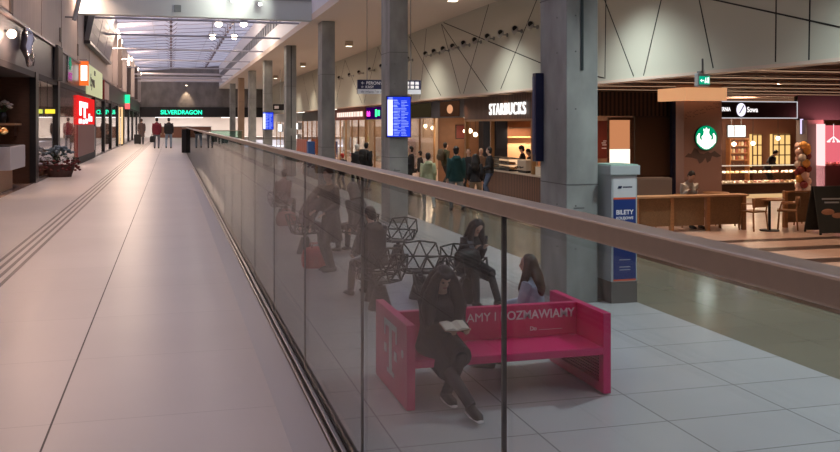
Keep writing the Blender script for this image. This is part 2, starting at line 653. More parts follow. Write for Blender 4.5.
g = MB()
y = -4
k = 0
while y < YE:
    a = (-3.4, y, roofz(-3.4) - 0.06)
    b = (5.0, y + 1.2, roofz(5.0) - 0.06)
    g.tube(a, b, 0.02, seg=6)
    y += 2.4
g.tube((-1.0, -4, roofz(-1) - 0.06), (-1.0, YE, roofz(-1) - 0.06), 0.02, seg=6)
g.tube((2.4, -4, roofz(2.4) - 0.06), (2.4, YE, roofz(2.4) - 0.06), 0.02, seg=6)
g.build('glazing_bar', mat('bar_lavender', (0.26, 0.25, 0.30), 0.5), sky)
g = MB()
y = 34
while y < 92:
    for x in (0.0, 3.3):
        g.tube((x, y, roofz(x) - 0.05), (x, y, roofz(x) - 0.45), 0.02, seg=6)
        g.obox((x, y, roofz(x) - 0.48), (0.14, 0.14, 0.12))
        g.tube((x, y, roofz(x) - 0.35), (x - 0.35, y + 0.4, roofz(x) - 0.1), 0.015, seg=6)
        g.tube((x, y, roofz(x) - 0.35), (x + 0.35, y - 0.4, roofz(x) - 0.05), 0.015, seg=6)
    y += 2.4
g.build('spider_bracket', mat('bracket_brown', (0.14, 0.1, 0.11), 0.5), sky)
struct('wall_gutter', bx(-3.5, -3.38, -5, YE, 6.701, 6.95), M_lightgrey)

# transverse roof beam and steel tie bars
bm_ = struct('trim_14', bx(-3.09, 4.929, 32.6, 33.05, 5.16, 5.85), mat('beam_white', (0.60, 0.66, 0.64), 0.55))
bx(-3.09, 4.92, 32.55, 33.1, 5.851, 5.93).build('flange', mat('beam_edge', (0.33, 0.36, 0.37), 0.5), bm_)
bx(0.1, 0.34, 32.57, 32.62, 5.32, 5.56).build('junction_box', mat('vent_grey', (0.2, 0.24, 0.24), 0.5), bm_)
g = MB()
for y in (36, 42.5, 50.5, 59, 67, 76, 82, 88):
    g.tube((-3.1, y, 5.42), (4.93, y, 5.42), 0.045, seg=8)
o = g.build('trim_15', mat('tie_grey', (0.42, 0.42, 0.48), 0.4)); o['kind'] = 'structure'
g = MB()
for z, y in ((5.65, 92), (5.95, 94), (6.4, 95.5)):
    g.box(-3.1, 4.93, y, y + 0.4, z, z + 0.22)
o = g.build('trim_16', mat('beam_pink', (0.6, 0.55, 0.55), 0.5)); o['kind'] = 'structure'

# end wall and the lit opening beneath it
struct('wall_end', bx(-3.4, 9.9, YE, YE + 0.3, 3.02, 7.8), M_conc_end)
struct('wall_end_lower', bx(-9, 31, YE + 9, YE + 9.2, HL, 3.35), mat('far_wall', (0.75, 0.68, 0.64), 0.6))
struct('floor_end', bx(-9, 31, YE + 0.001, YE + 9, -0.3, -0.001), M_tileL)
struct('ceiling_end', bx(-9, 31, YE + 0.001, YE + 9, 2.7, 2.8), M_darkceil)

# ================================================================== LIGHT FITTINGS
def downlight(x, y, z, label, power=420, col=(1, 0.9, 0.78), spot=128):
    t = thing('ceiling_downlight', label, 'ceiling light', (x, y, z), group='box downlights under the cream soffit')
    MB().box(-0.16, 0.16, -0.16, 0.16, -0.22, 0.02).build('housing', mat('fitting_beige', (0.45, 0.38, 0.3), 0.5), t, bevel=0.015)
    MB().box(-0.12, 0.12, -0.12, 0.12, -0.235, -0.221).build('lens', glow('lens_warm', (1, 0.85, 0.62), 3.0), t)
    w = min(1.0, max(0.0, (y - 12) / 30))          # near ones cooled and boosted in place of skylight, warm ones farther along
    col = (0.84 + 0.16 * w, 0.98 - 0.12 * w, 1.0 - 0.30 * w)
    lamp('SPOT', (x, y, z - 0.3), power * (1.75 - 0.8 * w), col, 0.15, (0, 0, 0), spot, 0.8)


for i, y in enumerate((2.0, 9.5, 17.0, 24.6, 32.5, 40.2, 47.5, 55, 62.5, 70, 78)):  # the nearest ones, out of frame, are added to light the lower hall
    downlight(7.78, y, 5.15, 'small square box downlight under the cream soffit in the row beside the columns')

# floodlights in pairs hung under the skylight
for (x, y) in ((2.3, 46.1), (3.5, 45.7), (2.3, 53), (3.5, 52.7)):
    t = thing('hanging_floodlight', 'bright warm round floodlight hung under the skylight, one of a cluster of four', 'floodlight', (x, y, 6.4), group='cluster of four floodlights under the skylight')
    MB().ball((0, 0, 0), (0.17, 0.17, 0.15)).build('lens', glow('flood_glow', (1, 0.82, 0.66), 14), t, smooth=True)
    MB().tube((0, 0, 0.12), (0, 0, roofz(x) - 6.45), 0.02).disc((0, 0, 0.13), 0.2, 'Z', 0.05).build('hanger', M_grey, t)
    lamp('POINT', (x, y, 6.1), 65, (1, 0.8, 0.62), 0.2)

for i, (y, r, p) in enumerate(((45.5, 0.13, 80), (53.5, 0.30, 300), (58, 0.15, 180), (73.5, 0.15, 200), (86, 0.15, 150), (95, 0.14, 80))):
    lab = ('largest and brightest flood lamp on top of the left wall' if i == 1 else
           ['small lamp at the wall top just above the big tilted display', '', 'lamp on the left wall top just behind the brightest one',
            'third lamp behind the brightest one along the left wall top', 'fourth small lamp along the top of the left wall, near the far end',
            'farthest small lamp on the left wall top beside the end wall'][i])
    t = thing('wall_lamp', lab, 'lamp', (-2.95, y, 6.45))
    MB().ball((0, 0, 0), (r * 0.6, r * 0.6, r), 14, 10).build('lens', MATS['flood_glow'], t, smooth=True)
    MB().box(-0.16, 0.0, -0.12, 0.12, r * 0.6, r + 0.1).build('bracket', M_grey, t)
    lamp('POINT', (-2.3, y - 0.3, 6.3), p, (1, 0.74, 0.55), 0.5)
    LIGHTS.append(y)

for i, (x, zz) in enumerate(((2.05, 5.45), (3.0, 5.35))):
    t = thing('beam_spotlight', ['small spotlight hung in front of the white roof beam', 'small spotlight in front of the roof beam, beside the soffit edge'][i], 'spotlight', (x, 31.9, zz + 0.25))
    MB().loft([(0, -0.12, -0.03), (0, 0.12, 0.03)], [0.06, 0.08], (1, 0, 0), 12).build('housing', M_grey, t)
    MB().tube((0, 0, 0.05), (0, 0.68, 0.15), 0.015).build('arm', M_grey, t)
    lamp('SPOT', (x, 31.75, zz + 0.25), 110, (1, 0.98, 0.88), 0.08, (math.radians(88), 0, math.radians(25)), 130, 0.9)
# lamp washing the end wall
t = thing('wall_washer', 'lamp throwing a warm cone down the far concrete end wall', 'lamp', (1.55, YE - 0.9, 5.45))
MB().disc((0, 0, 0), 0.12, 'Z', 0.14).tube((0, 0, 0.14), (0, 0, 0.35), 0.02).build('housing', M_grey, t)
MB().ball((0, 0, -0.02), (0.1, 0.1, 0.05)).build('lens', glow('flood_soft', (1, 0.75, 0.5), 6), t)
lamp('SPOT', (1.55, YE - 0.5, 5.35), 260, (1, 0.7, 0.45), 0.05, (math.radians(12), 0, 0), 62, 0.7)

# added area lights high on the left wall, without fittings, to warm the gallery floor
for y in (5, 14, 23, 32, 41, 50, 60, 72, 84):
    lamp('AREA', (-3.02, y, 6.2), 190, (1, 0.66, 0.50), 0.5, (0, math.radians(25), 0), size_y=0.5)

# little floodlights along the right wall
def make_flood():
    t = thing('wall_floodlight', '', 'floodlight', (0, 0, 0), group='row of small floodlights on the cream wall')
    t['label'] = 'small grey floodlight on a bracket, one of the row along the cream upper wall'
    MB().tube((0, 0, 0), (-0.22, 0, 0), 0.018).disc((-0.03, 0, 0), 0.06, 'X', 0.03, 16).build('bracket', M_grey, t)
    MB().loft([(-0.2, 0.1, -0.04), (-0.24, -0.02, 0.0), (-0.28, -0.16, 0.05)], [0.05, 0.085, 0.10], (0, 0, 1), 12).build('lamp_head', mat('flood_grey', (0.4, 0.38, 0.36), 0.4), t, smooth=True)
    MB().disc((-0.285, -0.172, 0.053), 0.075, 'Y', 0.01, 14).build('lens', M_black, t)
    return t


f0 = make_flood()
zcs = [24.4 - 1.1, 24.4, 25.5, 26.6, 27.7, 28.85, 29.95, 31.1, 32.2, 33.3, 34.4, 37.0, 39.3, 41.6, 44, 46.5, 49, 52, 55, 58]
for i, zc in enumerate(zcs):
    y = (zc - 9.59 * SN) / CS
    if i == 0:
        f0.location = (9.585, y, 4.03)
        f0['label'] = 'small grey floodlight on the cream wall nearest the big foreground column'
        del f0['group']
    else:
        dup(f0, (9.585, y, 4.03), 0, 'small grey floodlight on a bracket, one of the row along the cream upper wall', 'row of small floodlights on the cream wall')

# ================================================================== GLASS BALUSTRADE
bal = thing('glass_balustrade', 'long frameless glass balustrade with flat brushed steel handrail between gallery and lower hall', 'balustrade', (GX, 0, 0))
ys = [-1.2, 0.34] + [1.88 + 1.54 * k for k in range(0, 30)]
ys = [y for y in ys if y < 45.6]
for a, b in zip(ys[:-1], ys[1:]):
    bx(-0.008, 0.008, a + 0.005, b - 0.005, 0.012, 1.2).build('glass_panel', M_glass, bal)
for y in ys[1:]:
    bx(-0.005, 0.005, y - 0.0045, y + 0.0045, 0.012, 1.2).build('joint', mat('joint_grey', (0.16, 0.16, 0.16), 0.5), bal)
MB().box(-0.025, 0.03, -1.2, 45.2, 1.2, 1.236).build('handrail', M_steel, bal, bevel=0.004)
g = MB()
g.box(-0.058, -0.045, -1.2, 29.0, 0.001, 0.035)
g.box(-0.035, -0.013, -1.2, 29.0, 0.001, 0.05)
o = g.build('base_channel', mat('channel_steel', (0.32, 0.29, 0.27), 0.3, 0.9), bal, bevel=0.004)
g = MB().box(-0.012, -0.0085, -1.2, 29.0, 0.03, 0.058).box(-0.045, -0.035, -1.2, 29.0, 0.001, 0.02).box(0.0085, 0.03, -1.2, 45.2, 0.001, 0.05)
g.build('gasket', M_black, bal)
t = thing('railing_post', 'dark steel end post with rail where the glass balustrade stops', 'post', (0.70, 45.25, 0))
MB().box(-0.2, 0.03, 0, 0.3, 0, 1.15).build('plate', M_darkmetal, t)
MB().tube((0.1, 0, 0), (0.1, 0, 1.2), 0.035).box(-0.2, 0.14, -0.02, 0.05, 1.2, 1.24).build('post', M_steel, t)
t = thing('cross_balustrade', 'short glass railing running across at the far end of the balustrade', 'balustrade', (0.95, 46.2, 0))
bx(0, 2.5, -0.006, 0.006, 0.02, 1.05).build('glass_panel', glass('green_glass', (0.62, 0.78, 0.72)), t)
MB().box(0, 2.55, -0.025, 0.025, 1.05, 1.09).build('handrail', M_steel, t)

# ================================================================== PEOPLE
def ik(a, t, l1, l2, pole):
    a, t, pole = Vector(a), Vector(t), Vector(pole)
    d = t - a
    L = min(d.length, (l1 + l2) * 0.995)
    d.normalize()
    t = a + d * L
    x = (l1 * l1 - l2 * l2 + L * L) / (2 * L)
    h = math.sqrt(max(0, l1 * l1 - x * x))
    p = pole - d * pole.dot(d)
    p.normalize()
    return a + d * x + p * h, t


CLOTH = {}


def cloth(name, c, rough=0.85):
    return mat('cloth_' + name, c, rough, noise=0.12, nscale=14, bump=0.15)


HAIR = {'black': mat('hair_black', (0.012, 0.01, 0.01), 0.5), 'brown': mat('hair_brown', (0.06, 0.03, 0.018), 0.5), 'blond': mat('hair_blond', (0.42, 0.3, 0.18), 0.5)}


def person(label, loc, rz, H=1.72, sit=None, lean=0.0, feet=None, hands=None, head=(0, 0), top=('dark', (0.02, 0.02, 0.025)), legs=('trouser_black', (0.02, 0.02, 0.022)),
           hair=('short', 'black'), hem=0.82, shoes=(0.015, 0.015, 0.015), vox=0.018, hood=None, sidelean=0.0, group=None, bulk=1.0, sole=None, loose=1.0, curl=0.6):
    s = H / 1.75
    root = thing('person', label, 'person', loc, rz, group)
    pz = (sit + 0.10) if sit is not None else 0.93 * s
    P = Vector((0, 0, pz))
    R = Matrix.Rotation(-lean, 3, 'X') @ Matrix.Rotation(sidelean, 3, 'Y')

    def U(x, y, z):
        return P + R @ (Vector((x, y, z)) * s)
    sh = [U(-0.175, 0, 0.475), U(0.175, 0, 0.475)]
    hips = [P + Vector((-0.09 * s, 0, -0.02)), P + Vector((0.09 * s, 0, -0.02))]
    if feet is None:
        feet = [(-0.10, 0.03, 0.08), (0.10, -0.02, 0.08)] if sit is None else [(-0.11, 0.46, 0.08), (0.11, 0.42, 0.08)]
    if hands is None:
        hands = [tuple(U(-0.215, 0.05, -0.05)), tuple(U(0.215, 0.03, -0.05))]
    knees, ank, elb, wri = [], [], [], []
    for i in range(2):
        k, a = ik(hips[i], feet[i], 0.445 * s, 0.43 * s, (0.12 * (i * 2 - 1), 1, 0.35))
        knees.append(k); ank.append(a)
        e, w = ik(sh[i], hands[i], 0.29 * s, 0.26 * s, (0.22 * (i * 2 - 1), -0.8, -0.6))
        elb.append(e); wri.append(w)
    # --- body: one continuous skin
    b = MB()
    tp = [U(0, 0, -0.10), U(0, 0, 0.0), U(0, 0.0, 0.14), U(0, 0.0, 0.30), U(0, -0.01, 0.43), U(0, -0.01, 0.50), U(0, 0.0, 0.55), U(0, 0.01, 0.62)]
    lat = R @ Vector((1, 0, 0))
    b.loft(tp, [(0.12 * s, 0.09 * s), (0.15 * s, 0.105 * s), (0.125 * s, 0.095 * s), (0.15 * s, 0.105 * s), (0.16 * s, 0.09 * s), (0.10 * s, 0.07 * s), (0.055 * s, 0.055 * s), (0.05 * s, 0.052 * s)], lat, 14)
    hc = U(0, 0.025, 0.70)
    Rh = R @ Matrix.Rotation(head[1], 3, 'Z') @ Matrix.Rotation(-head[0], 3, 'X')

    def Hd(x, y, z):
        return hc + Rh @ (Vector((x, y, z)) * s)
    b.ball(Hd(0, -0.01, 0.025), (0.074 * s, 0.092 * s, 0.092 * s), 14, 10, Rh)
    b.ball(Hd(0, 0.02, -0.035), (0.056 * s, 0.066 * s, 0.078 * s), 12, 8, Rh)
    b.loft([Hd(0, 0.078, 0.02), Hd(0, 0.098, -0.012), Hd(0, 0.085, -0.025)], [0.009 * s, 0.015 * s, 0.012 * s], lat, 8)
    for q in (-1, 1):
        b.ball(Hd(q * 0.074, -0.005, 0.0), (0.011 * s, 0.02 * s, 0.032 * s), 8, 6, Rh)
    for i in range(2):
        q = i * 2 - 1
        b.loft([U(q * 0.08, 0, 0.455), sh[i], elb[i], wri[i]], [0.05 * s, 0.052 * s, 0.038 * s, 0.026 * s], lat, 10)
        d = (wri[i] - elb[i]).normalized()
        side = (Vector((0, 0, 1)).cross(d))
        if side.length < 0.2:
            side = Vector((0, 1, 0))
        side.normalize()
        nrm = d.cross(side)
        pm = wri[i] + d * 0.05 * s
        b.loft([wri[i], pm, wri[i] + d * 0.085 * s], [(0.027 * s, 0.018 * s), (0.04 * s, 0.016 * s), (0.036 * s, 0.014 * s)], side, 8)
        inn = -1 if nrm.z > 0 else 1
        for j, (o_, L) in enumerate(((-0.029, 0.06), (-0.010, 0.072), (0.010, 0.068), (0.028, 0.052))):
            f0_ = wri[i] + d * 0.08 * s + side * o_ * s
            f1_ = f0_ + (d * math.cos(curl * 0.5) + nrm * inn * math.sin(curl * 0.5)) * L * 0.5 * s
            f2_ = f1_ + (d * math.cos(curl * 1.5) + nrm * inn * math.sin(curl * 1.5)) * L * 0.5 * s
            b.loft([f0_, f1_, f2_], [0.0095 * s, 0.0088 * s, 0.0075 * s], side, 6)
        t0 = wri[i] + d * 0.03 * s - side * q * 0.02 * s
        t1 = t0 + (d * 0.7 - side * q * 0.7) * 0.04 * s
        b.loft([t0, t1, t1 + d * 0.03 * s + nrm * inn * 0.01], [0.014 * s, 0.011 * s, 0.009 * s], side, 6)
        b.loft([hips[i] + Vector((0, 0, 0.04)), hips[i].lerp(knees[i], 0.4), knees[i], knees[i].lerp(ank[i], 0.35), ank[i]], [0.085 * s, 0.075 * s, 0.05 * s, 0.05 * s, 0.034 * s], lat, 10)
        b.loft([ank[i] + Vector((0, -0.04, -0.03)), ank[i] + Vector((0, 0.05, -0.04)), ank[i] + Vector((0, 0.15, -0.05))], [(0.03, 0.03), (0.035, 0.025), (0.03, 0.015)], (1, 0, 0), 8)
    b.build('body', M_skin, root, remesh=min(vox, 0.014) if vox < 0.012 else vox * 0.85)
    if vox < 0.014:
        for q in (-1, 1):
            MB().ball(Hd(q * 0.03, 0.075, 0.012), (0.013, 0.008, 0.006), 8, 6, Rh).build('eye', M_black, root)
        MB().ball(Hd(0, 0.083, -0.052), (0.022, 0.006, 0.006), 8, 6, Rh).build('lips', mat('lip_red', (0.35, 0.06, 0.06), 0.5), root)
    # --- upper garment
    g = MB()
    bk = bulk
    low = hem - 0.93
    pts = [U(0, 0, low * 0.98), U(0, 0, 0.0), U(0, 0, 0.15), U(0, 0.0, 0.31), U(0, -0.01, 0.44), U(0, -0.01, 0.505), U(0, 0.0, 0.55)]
    rr = [(0.19 * bk * loose, 0.145 * bk * loose), (0.178 * bk, 0.135 * bk), (0.16 * bk, 0.125 * bk), (0.18 * bk, 0.13 * bk), (0.188 * bk, 0.115 * bk), (0.12, 0.09), (0.075, 0.075)]
    if sit is not None:
        pts[0] = U(0, 0, -0.08)
    g.loft(pts, [(a * s, c * s) for a, c in rr], lat, 16)
    for i in range(2):
        q = i * 2 - 1
        g.loft([U(q * 0.08, 0, 0.45), sh[i], sh[i].lerp(elb[i], 0.5), elb[i], wri[i].lerp(elb[i], 0.06)], [0.07 * s * bk, 0.075 * s * bk, 0.066 * s * bk, 0.056 * s * bk, 0.044 * s * bk], lat, 10)
        if sit is not None and hem < 0.7:
            tk = 1.0 if bulk < 1.2 else 1.35
            g.loft([hips[i], hips[i].lerp(knees[i], 0.75 if bulk < 1.2 else 1.0)], [0.11 * s * tk, 0.085 * s * tk], lat, 10)
    if hood:
        g.loft([U(0, -0.07, 0.42), U(0, -0.10, 0.50), U(0, -0.09, 0.57)], [(0.10, 0.05), (0.13, 0.07), (0.10, 0.05)], lat, 12)
    g.build('jacket', cloth(*top), root, remesh=vox)
    # --- trousers
    g = MB()
    g.loft([U(0, 0, -0.12) if sit is None else P + Vector((0, 0, -0.09)), P, U(0, 0, 0.08)], [(0.14 * s, 0.11 * s), (0.165 * s, 0.12 * s), (0.15 * s, 0.115 * s)], lat, 14)
    for i in range(2):
        g.loft([hips[i] + Vector((0, 0, 0.03)), hips[i].lerp(knees[i], 0.45), knees[i], knees[i].lerp(ank[i], 0.4), ank[i]], [0.10 * s, 0.09 * s, 0.066 * s, 0.064 * s, 0.055 * s], lat, 12)
    g.build('trousers', cloth(*legs), root, remesh=vox)
    # --- shoes
    for i in range(2):
        a = ank[i]
        sh_ = MB()
        dz = -a.z + 0.0 if a.z < 0.1 else -0.08
        sh_.loft([a + Vector((0, -0.075, dz + 0.045)), a + Vector((0, -0.03, dz + 0.055)), a + Vector((0, 0.06, dz + 0.045)), a + Vector((0, 0.14, dz + 0.034)), a + Vector((0, 0.19, dz + 0.026))],
                 [(0.03, 0.035), (0.042, 0.052), (0.046, 0.043), (0.048, 0.032), (0.026, 0.018)], (1, 0, 0), 12)
        so = sh_.build('shoe', cloth('shoe%02d' % int(shoes[0] * 100), shoes, 0.5), root, smooth=True)
        if sole:
            MB().loft([a + Vector((0, -0.08, dz + 0.012)), a + Vector((0, 0.05, dz + 0.012)), a + Vector((0, 0.2, dz + 0.012))], [(0.035, 0.012), (0.05, 0.012), (0.03, 0.012)], (1, 0, 0), 12).build('sole', M_textwhite, so, smooth=True)
    # --- hair / hat
    kind, hcx = hair
    hm = HAIR.get(hcx) or cloth(hcx, {'white_wool': (0.6, 0.58, 0.55), 'red_wool': (0.5, 0.03, 0.02), 'grey_hood': (0.16, 0.14, 0.13)}[hcx])
    g = MB()
    g.ball(Hd(0, -0.030, 0.040), (0.086 * s, 0.094 * s, 0.092 * s), 16, 10, Rh)
    g.ball(Hd(0, -0.045, -0.01), (0.080 * s, 0.070 * s, 0.095 * s), 14, 8, Rh)
    if kind == 'long':
        g.loft([Hd(0, -0.05, 0.06), Hd(0, -0.075, -0.05), U(0, -0.10, 0.52), U(0, -0.12, 0.38), U(0, -0.11, 0.28)], [(0.08, 0.06), (0.10, 0.06), (0.12, 0.05), (0.12, 0.04), (0.06, 0.02)], lat, 14)
        for q in (-1, 1):
            g.loft([Hd(q * 0.05, 0.0, 0.09), Hd(q * 0.085, 0.01, 0.0), U(q * 0.10, 0.04, 0.55), U(q * 0.115, 0.09, 0.42), U(q * 0.10, 0.11, 0.30)], [0.03, 0.035, 0.045, 0.045, 0.02], lat, 10)
    if kind == 'wavy':
        g.loft([Hd(0, -0.05, 0.06), Hd(0, -0.07, -0.05), U(0, -0.09, 0.55), U(0, -0.12, 0.40), U(0, -0.12, 0.22)], [(0.09, 0.07), (0.13, 0.08), (0.17, 0.07), (0.19, 0.05), (0.12, 0.03)], lat, 14)
        for q in (-1, 1):
            g.loft([Hd(q * 0.05, 0.01, 0.09), Hd(q * 0.095, 0.02, 0.0), U(q * 0.135, 0.06, 0.55), U(q * 0.17, 0.10, 0.42), U(q * 0.15, 0.12, 0.25)], [0.035, 0.045, 0.065, 0.07, 0.04], lat, 10)
        g.loft([Hd(-0.05, 0.055, 0.085), Hd(0, 0.075, 0.075), Hd(0.05, 0.055, 0.085)], [0.02, 0.024, 0.02], (0, 0, 1), 8)
    if kind == 'bun':
        g.ball(Hd(0, -0.12, 0.07), 0.045)
    if kind == 'hat':
        g.ball(Hd(0, -0.01, 0.065), (0.098 * s, 0.105 * s, 0.085 * s), 14, 8, Rh)
    if kind == 'hoodup':
        g.ball(Hd(0, -0.035, 0.03), (0.125 * s, 0.12 * s, 0.135 * s), 16, 10, Rh)
        g.loft([Hd(0, -0.05, -0.02), U(0, -0.06, 0.5)], [(0.12, 0.11), (0.15, 0.10)], lat, 12)
    g.build({'hat': 'hat', 'hoodup': 'hood'}.get(kind, 'hair'), hm, root, remesh=vox * 0.8)
    root['_w'] = 0
    del root['_w']
    return root, dict(U=U, wri=wri, Hd=Hd)


def at(u, zc, z=HL):
    x, y = place(u, zc)
    return (x, y, z)


BLK = ('black', (0.016, 0.016, 0.02))
# woman reading on the bench
BW = (2.33, 7.84, HL)
reader, _ = person('woman with wavy black hair, sitting on the magenta bench reading a book', BW, PI + 0.06, 1.55, sit=0.43, lean=0.25,
                   feet=[(0.0, 0.24, 0.13), (-0.09, 0.70, 0.08)], hands=[(-0.15, 0.30, 0.70), (0.02, 0.31, 0.70)], head=(0.34, 0.0), top=('reader_coat', (0.014, 0.014, 0.018)),
                   legs=('reader_trousers', (0.02, 0.02, 0.026)), hair=('wavy', 'black'), hem=0.6, vox=0.011, sole=True, bulk=1.22, curl=1.1)
# woman on the far side of the bench, leaning on its back
person('woman in pale blue jacket with long brown hair, behind the bench back', (3.56, 8.50, HL), 0.95, 1.44, sit=0.40, lean=0.10, sidelean=0.0,
       hands=[(-0.14, 0.32, 0.62), (0.14, 0.34, 0.62)], head=(0.0, 0.35), top=('pale_blue', (0.40, 0.50, 0.62)), legs=('denim', (0.05, 0.08, 0.14)), hair=('long', 'brown'), vox=0.012, bulk=1.12)
# seated woman with a phone
person('woman in black coat on a wire chair, looking down at her phone', (4.02, 11.98, HL), PI + 0.25, 1.50, sit=0.43, lean=0.36,
       feet=[(-0.16, 0.50, 0.08), (0.14, 0.42, 0.08)], hands=[(-0.07, 0.30, 0.80), (0.08, 0.30, 0.80)], head=(0.55, 0), top=BLK, legs=('trouser_black', (0.02, 0.02, 0.022)), hair=('long', 'black'), hem=0.6, vox=0.013, bulk=1.24)
# seated man seen from behind
person('man in dark grey jacket seen from behind, seated on a wire chair', (2.80, 12.50, HL), 0.28, 1.66, sit=0.45, lean=0.22,
       feet=[(-0.16, 0.46, 0.08), (0.12, 0.5, 0.08)], hands=[(-0.15, 0.35, 0.62), (0.12, 0.38, 0.62)], head=(0.3, 0.2), top=('charcoal', (0.03, 0.032, 0.036)), legs=('trouser_grey', (0.035, 0.035, 0.04)), hair=('short', 'black'), hem=0.7, vox=0.014, bulk=1.2, hood=True)
person('person with grey hood up, seated on the wire chair farthest along the seating row', at(359, 17.4), 0.6, 1.72, sit=0.45, lean=0.25, top=('hood_grey', (0.12, 0.11, 0.105)),
       hair=('hoodup', 'grey_hood'), hem=0.7, vox=0.018, bulk=1.15)
person('woman standing in a dark knee-length coat beside the red bag', at(331, 15.3), 1.9, 1.75, lean=0.05, head=(0.3, 0.3), hands=[(-0.16, 0.22, 1.0), (0.14, 0.24, 1.02)], top=('coat_dark', (0.028, 0.024, 0.028)), hair=('short', 'brown'), hem=0.5, vox=0.016, bulk=1.08, loose=1.1)
person('person in dark jacket bending forward behind the red bag', at(305, 17.4), -1.2, 1.68, sit=0.5, lean=0.5, feet=[(-0.14, 0.42, 0.08), (0.15, 0.3, 0.08)], top=('maroon_dark', (0.06, 0.03, 0.035)), hair=('long', 'brown'), hem=0.6, vox=0.018, bulk=1.15)
person('person in dark pink coat seated farthest away behind the glass', at(282, 23.2), -0.6, 1.68, sit=0.46, lean=0.2, top=('dusty_pink', (0.16, 0.05, 0.06)), hair=('short', 'brown'), hem=0.6, vox=0.022)

# queue by the coffee counter
person('woman in pale green hooded top and light trousers walking away', at(428, 26.3), -0.1, 1.66, feet=[(-0.09, 0.05, 0.08), (0.14, -0.22, 0.12)], top=('pale_green', (0.42, 0.46, 0.30)), legs=('pale_denim', (0.36, 0.38, 0.36)), hair=('bun', 'black'), hem=0.78, vox=0.018, hood=True, shoes=(0.5, 0.5, 0.5), bulk=1.02)
person('man in dark teal hooded parka walking towards the coffee counter', at(456, 25.8), -0.1, 1.86, feet=[(-0.12, 0.05, 0.08), (0.16, -0.25, 0.12)], top=('dark_teal', (0.012, 0.06, 0.065)), legs=('grey_denim', (0.26, 0.28, 0.30)), hair=('short', 'black'), hem=0.80, vox=0.018, hood=True, bulk=1.1)
person('woman with long dark hair in black top and beige trousers beside the teal parka', at(475.5, 26.6), -0.4, 1.62, feet=[(-0.13, 0.0, 0.08), (0.16, -0.05, 0.08)], top=BLK, legs=('beige_cloth', (0.30, 0.24, 0.18)), hair=('long', 'black'), hem=0.85, vox=0.018, bulk=1.0)
person('man in black sweater and blue jeans waiting at the coffee counter', at(489.5, 29.4), 1.2, 1.74, hands=[(-0.15, 0.22, 1.05), (0.15, 0.22, 1.05)], top=BLK, legs=('blue_denim', (0.07, 0.10, 0.17)), hair=('short', 'black'), hem=0.9, vox=0.02, bulk=1.1)
person('person in black with brown hair standing behind the teal parka', at(468.5, 30.5), 2.6, 1.66, top=BLK, hair=('short', 'brown'), hem=0.8, vox=0.022)
person('short blond-haired person standing left of the man in black sweater', at(481, 32.5), 2.9, 1.62, top=('tan_coat', (0.2, 0.13, 0.09)), hair=('short', 'blond'), hem=0.8, vox=0.022)
pk, pinfo = person('person in olive jacket walking past the cafe tables with a backpack', at(445.5, 35.2), -1.2, 1.78, feet=[(-0.10, 0.25, 0.08), (0.10, -0.22, 0.1)], top=('olive', (0.05, 0.055, 0.03)), hair=('short', 'black'), hem=0.85, vox=0.022)
person('person in black standing next to the departures column by the cafe', at(411, 31.5), 1.4, 1.72, hands=[(-0.1, 0.25, 1.05), (0.1, 0.25, 1.05)], top=BLK, hair=('short', 'black'), hem=0.85, vox=0.022)
person('person in dark clothes seated at the cafe behind the departures column', at(420, 38.0), 1.0, 1.72, sit=0.46, top=BLK, hair=('short', 'black'), vox=0.024)
# three people on the far concourse
person('person in black coat and white knitted hat on the far concourse', at(357, 34.5), 0.3, 1.72, hands=[(-0.1, 0.22, 1.05), (0.1, 0.22, 1.05)], top=BLK, hair=('hat', 'white_wool'), hem=0.6, vox=0.022, bulk=1.25)
person('person in black jacket wearing a backpack beside the white hat', at(366.5, 34.0), -0.8, 1.80, top=BLK, legs=('grey_denim', (0.26, 0.28, 0.30)), hair=('short', 'black'), hem=0.8, vox=0.022, bulk=1.2)
person('child in dark jacket and red knitted hat on the far concourse', at(342.5, 34.5), 0.5, 1.36, top=BLK, hair=('hat', 'red_wool'), hem=0.8, vox=0.02, bulk=1.2)
# gallery walkers
person('person in dark red jacket and jeans walking away along the gallery', at(156.8, 51.5, 0), 0.0, 1.76, feet=[(-0.12, 0.08, 0.08), (0.10, -0.06, 0.08)], top=('wine_red', (0.16, 0.015, 0.03)), legs=('grey_blue_denim', (0.16, 0.17, 0.22)), hair=('short', 'black'), hem=0.78, vox=0.02, bulk=1.12)
person('person in black jacket and light blue jeans walking away along the gallery', at(168.8, 51.5, 0), 0.0, 1.76, feet=[(-0.14, -0.10, 0.1), (0.12, 0.12, 0.08)], top=BLK, legs=('light_denim', (0.22, 0.30, 0.40)), hair=('short', 'black'), hem=0.82, vox=0.02, bulk=1.12)
person('person in grey brown coat pulling a dark suitcase by the shopfronts', at(141.5, 62, 0), 0.1, 1.76, top=('grey_brown', (0.10, 0.07, 0.065)), hair=('short', 'brown'), hem=0.5, vox=0.024, bulk=1.1)
